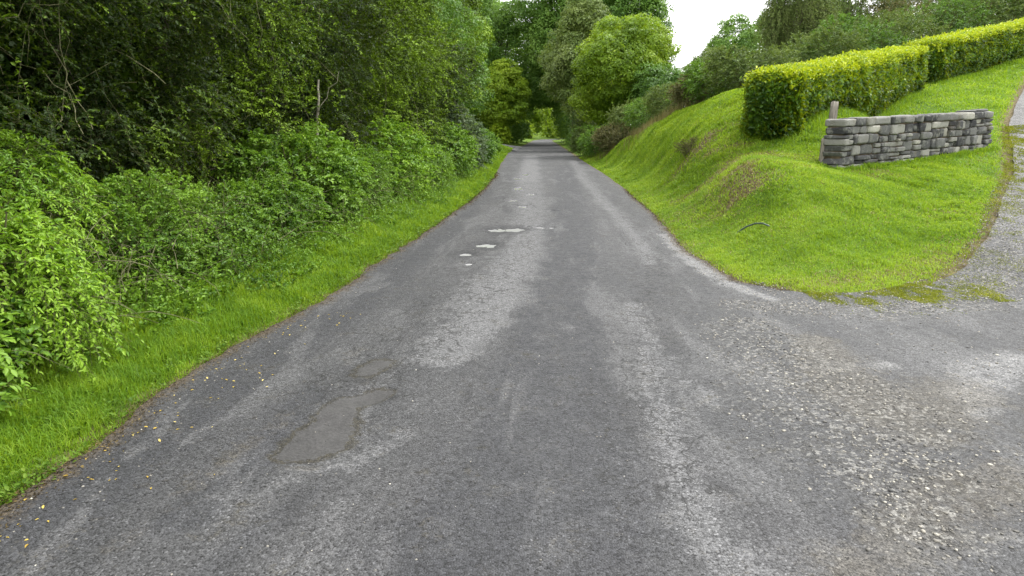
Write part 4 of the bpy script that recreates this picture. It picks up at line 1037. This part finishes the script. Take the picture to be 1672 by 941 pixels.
# ---------------------------------------------------------------- billowing roadside trees
def lobed(rg, rx, h, z0, k=9, rmin=.35, rmax=.5, ry=None):
    ry = ry or rx; hz = (h - z0) / 2; cz = z0 + hz
    lb = [((0, 0, cz), (rx * .72, ry * .72, hz * .8))]
    for i in range(k):
        d = nrm(rg.normal(0, 1, 3)); r = rg.uniform(rmin, rmax) * min(rx, hz * 1.1)
        lb.append(((d[0] * (rx - r), d[1] * (ry - r), cz + d[2] * (hz - r)), r))
    return lb
def billow_tree(name, label, x, y, h, rx, mat, seed, ncl=420, nl=110, size=.16, cr=.8, z0=1.2, tint=.45, group=None, trunk_r=.28, ry=None, lobes=None, k=11, patch=.5, inner=.22, rise=0.0, droop=.2, squash=.65, bark=BARK, carve=None):
    rg = np.random.default_rng(seed); zb = float(H(x, y)); root = empty(name, (x, y, zb)); tag(root, label, 'tree', group)
    lobes = lobes or lobed(rg, rx, h, z0, k, ry=ry)
    P, D = lobe_points(rg, lobes, ncl, inner)
    def open_(P):
        if not carve: return np.ones(len(P), bool)
        X = P[:, 0] + x; Z = P[:, 2] + zb
        return (np.abs(X - .05) / carve) ** 2.4 + (np.maximum(Z, 0) / 5.5) ** 2.4 > 1
    kp = open_(P); P, D = P[kp], D[kp]; ncl = len(P)
    tn = tint + (fbm(P[:, 0] * .45 + seed, P[:, 1] * .45, P[:, 2] * .45, seed, 2) - .5) * patch * 2
    a = Acc(); clumps(rg, a, P, D, cr * rg.uniform(.6, 1.25, ncl), nl, size, tn, .62, squash, 4, droop)
    # loose shoots break the outline
    P2, D2 = lobe_points(rg, lobes, ncl, .05); kp = open_(P2 + [0, 0, -.6]); P2, D2 = P2[kp], D2[kp]; sprays(rg, a, None, P2, D2 + rg.normal(0, .4, D2.shape) + [0, 0, .2], cr * 1.3 * rg.uniform(.4, 1.1, len(P2)), 14, size * .95, tint + rg.normal(0, .15, len(P2)), .35, .1, .6, flat=.5, kind=4)
    a.obj('crown', mat, root)
    ends = [np.array(l[0]) for l in lobes[1:]]
    wood(root, rg, (0, 0, 0), (rg.normal(0, .3), rg.normal(0, .3), h * .75), trunk_r, trunk_r * .2, ends, bark)
    return root
G1 = 'trees closing over the road'
def T(px, Y): return float(atY(px, 300, Y)[0])
def TT(px, py, Y):
    q = atY(px, py, Y); return float(q[2] - H(q[0], q[1]))
# left side beyond the thicket
billow_tree('roadside_tree', 'mid green tree right behind the tall end of the dark thicket', -6.3, 33, 11.5, 3.0, M_MID, 41, 520, 110, .11, .6, .6, .5, G1, .2)
billow_tree('roadside_tree', 'tall tree with leafy boughs hanging over the road at the top of the view', -7.2, 41, 15, 4.6, M_THICK, 42, 620, 120, .15, .8, 3.4, .75, G1, .3)
billow_tree('roadside_tree', 'light green tree with small sky gaps above the side lane', -8.6, 56, 17, 4.8, M_MID, 43, 560, 110, .2, 1.0, .8, .6, G1, .3)
billow_tree('roadside_tree', 'yellow green tree in tiers beside the mouth of the tunnel', -5.3, 86, 10.6, 3.3, M_BRIGHT, 44, 420, 100, .22, .85, .8, .5, G1, .3, squash=.4, carve=3.2)
billow_tree('roadside_tree', 'mid green tree standing over the side lane, left of the tiered one', -10.5, 88, 22, 5.6, M_MID, 45, 520, 110, .28, 1.4, .6, .52, G1, .35)
# the tunnel: crowns that meet above the carriageway
def arch_lobes(rg, sx, h, r):
    """crown leaning over the road, its underside left open above the carriageway"""
    lb = [((0, 0, h * .55), (r * .8, r * .9, h * .42)), ((sx * r * .6, 0, h * .72), (r * .75, r * .9, h * .25)), ((0, 0, h * .22), (r * .55, r * .8, h * .2))]
    lb.append(((sx * 4.2, 0, 8.6), (3.6, r, 3.4))); lb.append(((0, 0, 3.4), (3.7, r, 3.6))); lb.append(((-sx * 2.5, 0, 4), (3.2, r, 4)))
    for _ in range(9):
        lb.append(((rg.uniform(-.7, .9) * r * sx, rg.uniform(-.7, .7) * r, rg.uniform(.45, .9) * h), r * rg.uniform(.3, .42)))
    return lb
for i, (x, y, sx_, h, r, mat, tn, lab) in enumerate([
        (-5.8, 98, 1, 19, 4.6, M_PALE, .5, 'dark tree forming the shaded side of the tunnel, behind the tiered one'),
        (5.8, 96, -1, 21, 5.0, M_PALE, .5, 'grey green tree leaning across the road above the tunnel mouth'),
        (-5.6, 112, 1, 18, 4.4, M_MID, .45, 'tree inside the tunnel on the side lane side, half hidden in shade'),
        (5.8, 112, -1, 19, 4.6, M_MID, .35, 'tree inside the tunnel on the bank side, half hidden in shade')]):
    rg = np.random.default_rng(700 + i)
    billow_tree('tunnel_tree', lab, x, y, h, r, mat, 60 + i, 560, 110, .26, 1.15, 1, tn, G1, .4, lobes=arch_lobes(rg, sx_, h, r), bark=BARK_DARK, carve=3.0)
billow_tree('roadside_tree', 'tall pale green tree leaning over the tunnel mouth, reaching the top of the view', 7.0, 90, 27, 6.5, M_PALE, 70, 900, 110, .26, 1.25, 6.0, .5, G1, .4, carve=3.2,
    lobes=[((-3.5, 0, 18), (4.5, 4.5, 8)), ((-5.5, -1, 12.5), (2.6, 3, 4)), ((-7.5, 0, 17), (2.4, 2.6, 3.6)), ((-1.5, -1, 11), (3, 3, 4)), ((-5, 0, 23), (3, 3, 4)), ((0, 0, 20), (3.4, 3.4, 6)), ((-2.5, -2.5, 15), (2.4, 2.4, 2.8)), ((-4.5, -2.5, 19.5), (2.4, 2.4, 2.8)), ((-6.5, 1, 21.5), (2.2, 2.4, 2.6))])
billow_tree('roadside_tree', 'fresh green tree above and behind the tiered yellow green one', -10.0, 103, 23, 5.0, M_PALE, 71, 560, 110, .26, 1.2, 6, .42, G1, .35, carve=3.2)
# right side
billow_tree('roadside_tree', 'round bright yellow green tree standing forward on the bank side', T(1008, 50), 50, TT(1008, 8, 50), 3.6, M_BRIGHT, 46, 720, 120, .15, .72, .5, .48, G1, .25, k=14)
billow_tree('roadside_tree', 'grey green tree between the bright round tree and the tunnel mouth', T(945, 64), 64, 14.0, 3.6, M_OLIVE, 47, 560, 110, .2, .95, .5, .75, G1, .3, carve=3.2)
billow_tree('roadside_tree', 'large dark green tree behind the bright round tree, its edge against the sky', T(1018, 78), 78, 21, 5.4, M_MID, 48, 640, 110, .25, 1.3, 1.0, .5, G1, .35)
billow_tree('roadside_tree', 'low green tree at the foot of the bright round tree above the brambles', T(1068, 46), 46, TT(1068, 105, 46), 2.0, M_MID, 49, 320, 100, .13, .6, .3, .45, G1, .15)
billow_tree('roadside_tree', 'dark low tree filling the side of the road before the tunnel', T(962, 74), 74, 9, 2.8, M_MID, 50, 320, 100, .2, .8, .2, .4, G1, .2, carve=3.2)
# background on the hillside
G2 = 'trees on the hillside'
billow_tree('hillside_tree', 'round headed green tree against the white sky', T(1183, 72), 72, TT(1183, 18, 72), 2.6, M_PALE, 51, 420, 100, .19, .85, .6, .75, G2, .25)
billow_tree('hillside_tree', 'small loose olive tree below the gap of white sky', T(1140, 66), 66, TT(1140, 88, 66), 2.4, M_OLIVE, 52, 320, 90, .17, .8, .4, .5, G2, .18)
billow_tree('hillside_tree', 'low tree between the round headed tree and the weeping one', T(1222, 58), 58, TT(1222, 100, 58), 1.6, M_OLIVE, 53, 300, 90, .15, .7, .3, .45, G2, .15)
rg = np.random.default_rng(8)
def weeping(label, x, y, h, r, seed, tint=.5, ns=2400):
    lb = [((0, 0, h * .55), (r * .8, r * .8, h * .42))] + [((rg.uniform(-.75, .75) * r, rg.uniform(-.6, .6) * r, rg.uniform(.3, .9) * h), (r * .36, r * .36, h * .17)) for _ in range(9)]
    return spray_tree('weeping_tree', label, x, y, h, lb, M_OLIVE, seed, ns, 30, .12, 1.3, None, G2, .2, BARK, 1.3, tint, .3, 12, kind=4, twig_r=.008, wr=.4, flat=.2)
weeping('olive grey weeping tree with a leaning trunk behind the clipped hedge', T(1283, 44), 44, 8.4, 2.5, 54, .68)
weeping('thin weeping tree beside the larger weeping tree, sky showing through it', T(1360, 52), 52, 8.6, 2.8, 55, .45, 1500)
weeping('pale wispy tree rising above the dark scrub of the hillside', T(1470, 60), 60, 8.0, 3.0, 56, .6, 1100)
for k, (px, Y, h) in enumerate(((1428, 70, 9.5), (1520, 72, 9.0))):
    rg2 = np.random.default_rng(900 + k); x = T(px, Y)
    lb = [((0, 0, h * q), (1.7 * (1 - q) + .15, 1.7 * (1 - q) + .15, h * .1)) for q in np.linspace(.12, .97, 9)]
    spray_tree('conifer', ['pointed conifer tip above the scrub beside the thin weeping tree', 'pointed conifer tip above the bronze scrub higher up the hill'][k], x, Y, h * 1.3, lb, M_MID, 910 + k, 900, 26, .16, .9, None, G2, .15, BARK, .3, .35, .2, 4, kind=4, twig_r=.008, wr=.3)

# scrub band on the hill behind the hedges
SCR = [(1310, 38, 2.6, 3.0, M_OLIVE, .4, 'dark olive scrub bush behind the near half of the clipped hedge'),
       (1365, 40, 3.0, 3.4, M_MID, .3, 'deep green scrub bush behind the middle of the clipped hedge'),
       (1425, 43, 3.2, 3.6, M_OLIVE, .45, 'olive scrub bush rising over the far half of the clipped hedge'),
       (1440, 50, 3.4, 4.4, M_BROWN, .45, 'bronze tinted scrub bush above the clipped hedge'),
       (1500, 46, 3.2, 3.5, M_MID, .25, 'dark green scrub bush above the gap in the hedges'),
       (1560, 48, 3.4, 3.8, M_OLIVE, .35, 'scrub bush rising over the farther hedge section'),
       (1545, 56, 3.6, 5.2, M_BROWN, .5, 'large bronze brown scrub bush on the skyline'),
       (1625, 50, 3.4, 4.2, M_MID, .22, 'very dark scrub bush behind the stone gatepost'),
       (1680, 54, 3.8, 6.0, M_MID, .3, 'tall dark scrub bush in the upper corner of the hill'),
       (1610, 62, 4.0, 6.0, M_BROWN, .35, 'brownish scrub bush on the skyline beside the tall dark one'),
       (1740, 48, 3.5, 5.0, M_MID, .3, 'dark scrub bush beyond the far hedge, outermost up the hill')]
for i, (px, Y, r, h, mat, tn, lab) in enumerate(SCR):
    bush('scrub_bush', lab, T(px, Y), Y, r, r * .9, h, mat, 800 + i, 1000, 22, .13, tn, .8, 'scrub bushes on the hillside', upb=.6, kind=4, wr=.45)
# brambles and dry weeds along the top of the bank
BR = [(1205, 128, 26, 1.5, 1.5, M_OLIVE, .5, 'olive bramble at the top of the bank next to the hedge corner'),
      (1165, 150, 29, 1.5, 1.5, M_UNDER, .4, 'green bramble on the crest of the bank, next downhill from the hedge'),
      (1130, 168, 31, 1.2, 1.3, M_BROWN, .55, 'browning bramble on the crest of the bank'),
      (1095, 185, 34, 1.5, 1.7, M_OLIVE, .5, 'bramble below the low green tree'),
      (1058, 205, 37, 1.5, 1.7, M_UNDER, .5, 'leafy bramble halfway along the crest of the bank'),
      (1030, 200, 41, 1.5, 2.2, M_OLIVE, .7, 'pale yellowish bramble under the bright round tree'),
      (1005, 228, 40, 1.4, 1.5, M_BROWN, .5, 'brown seeding weeds where the bank meets the road'),
      (975, 240, 44, 1.4, 1.8, M_UNDER, .45, 'green roadside bramble with a yellow flower spot'),
      (950, 240, 51, 1.5, 1.9, M_OLIVE, .5, 'olive roadside bramble farther along the bank side'),
      (935, 236, 60, 1.5, 2.3, M_UNDER, .4, 'roadside bramble nearest the tunnel on the bank side')]
for i, (px, py, Y, r, h, mat, tn, lab) in enumerate(BR):
    x = T(px, Y); x = max(x, float(xR(Y)) + r * .75)
    bush('bramble', lab, x, Y, r, r * 1.3, h, mat, 840 + i, 800, 22, .085, tn, .55, 'brambles along the top of the bank', upb=.6)
# tussock on the bank
p = atY(1128, 205, 19.3); bush('weed_tussock', 'dry brown weed tussock alone on the mown bank', float(p[0]), 19.3, .35, .3, .42, M_BROWN, 860, 160, 16, .05, .5, .35, None, 'weed', upb=.9, wr=.25)
# seeding grasses along the crest
rg = np.random.default_rng(93); a = Acc(); n = 5000
y = rg.uniform(29, 46, n); x = np.interp(y, [21, 24, 28, 32, 38, 43, 50], [6.9, 6.4, 5.8, 5.1, 4.4, 3.9, 3.5]) + rg.normal(.3, .6, n)
kp = fbm(x * .9, y * .9, 0, 88) > .52; x, y = x[kp], y[kp]; n = len(x)
blades(a, rg, x, y, rg.uniform(.15, .6, n), np.full(n, .012), rg.uniform(0, 1, n), .45)
tag(a.obj('seeding_grass', STRAW), 'tall pale seeding grass along the crest of the bank', 'tall grass', kind='stuff')

bush('leafy_bush', 'small pale bush where the road bends beyond the tunnel', -3.9, 152, 2.0, 2.0, 4.0, M_BRIGHT, 870, 300, 18, .35, .75, 1.2, 'trees beyond the tunnel')
bush('leafy_bush', 'wide pale hedge bush facing the tunnel from the far bend', 3.0, 178, 4.5, 2.5, 7.5, M_BRIGHT, 871, 500, 20, .4, .7, 1.6, 'trees beyond the tunnel')
# far wood beyond the tunnel and behind everything
for i, (x, y, h, r, mat, tn, lab) in enumerate([
        (-2.6, 160, 12, 4.0, M_BRIGHT, .7, 'small light tree seen through the tunnel, the one where the road bends'),
        (6.6, 170, 13, 4.6, M_BRIGHT, .65, 'brighter tree seen through the tunnel at its lit far end'),
        (1.0, 200, 15, 6, M_BRIGHT, .5, 'pale tree closing the far end of the view through the tunnel')]):
    billow_tree('far_tree', lab, x, y, h, r, mat, 950 + i, 260, 80, .45, 1.4, .3, tn, 'trees beyond the tunnel', .3)  # bright leaf colour stands in for daylight and haze beyond the tunnel
fw = Acc(); rg = np.random.default_rng(97)
for (x, y, h, r) in [(-10.5, 4, 8, 3), (-10.5, 10, 8, 3.2), (-10.8, 16, 9, 3.2), (-16, 20, 9, 6), (-15, 32, 10, 6), (-18, 45, 12, 7), (-20, 60, 15, 8), (-22, 96, 20, 9), (-18, 125, 20, 8), (14, 125, 18, 7), (-14, 8, 8, 5), (-14, -4, 8, 5), (34, 92, 9, 7), (52, 78, 7, 8), (66, 62, 7, 8), (-12, 145, 18, 6), (14, 150, 15, 6), (0, 240, 20, 14), (-25, 230, 18, 14), (28, 230, 16, 14)]:
    z = float(H(x, y)); lb = [((x, y, z + h * .5), (r, r, h * .5))] + [((x + rg.uniform(-.6, .6) * r, y + rg.uniform(-.6, .6) * r, z + rg.uniform(.3, .85) * h), r * .4) for _ in range(6)]
    P, D = lobe_points(rg, lb, 260, .3); clumps(rg, fw, P, D, 1.7, 50, .5, .4 + (fbm(P[:, 0] * .3, P[:, 1] * .3, P[:, 2] * .3, 5) - .5))
tag(fw.obj('woodland', M_MID), 'dark woodland massed behind the roadside trees', 'woodland', kind='stuff')

# ---------------------------------------------------------------- fallen leaves
LEAFY = leaf_mat('fallen_leaf', (.3, .2, .04), (.45, .33, .06), (.6, .5, .2), .1, .7, .2)
rg = np.random.default_rng(31); protos = []
for k in range(4):
    a = Acc(); a.leaves(np.array([[0, 0, 0.0]]), np.array([[1, .1, .05 * k]]), np.array([[0, .1, 1.0]]), .032, .2 + .2 * k, .5, .12, 6)
    o = a.obj('fallen_leaf', LEAFY); protos.append(o)
spots = []
while len(spots) < 110:
    y = 2.5 * (6.5 / 2.5) ** rg.uniform(); x = float(xL(y)) + abs(rg.normal(0, .3)) + .06
    if x < float(xL(y)) + 1.0: spots.append((x, y))
for i, (x, y) in enumerate(spots):
    o = protos[i] if i < 4 else protos[i % 4].copy()
    if i >= 4: sc.collection.objects.link(o)
    o.location = (x, y, float(road_z(np.array([x]), np.array([y]))[0]) + .004); o.rotation_euler = (rg.normal(0, .15), rg.normal(0, .15), rg.uniform(0, 6.28))
    o.scale = (rg.uniform(.35, .9),) * 3
    tag(o, 'small yellow fallen leaf on the asphalt along the nearest verge', 'leaf', 'yellow leaves fallen along the left road edge')
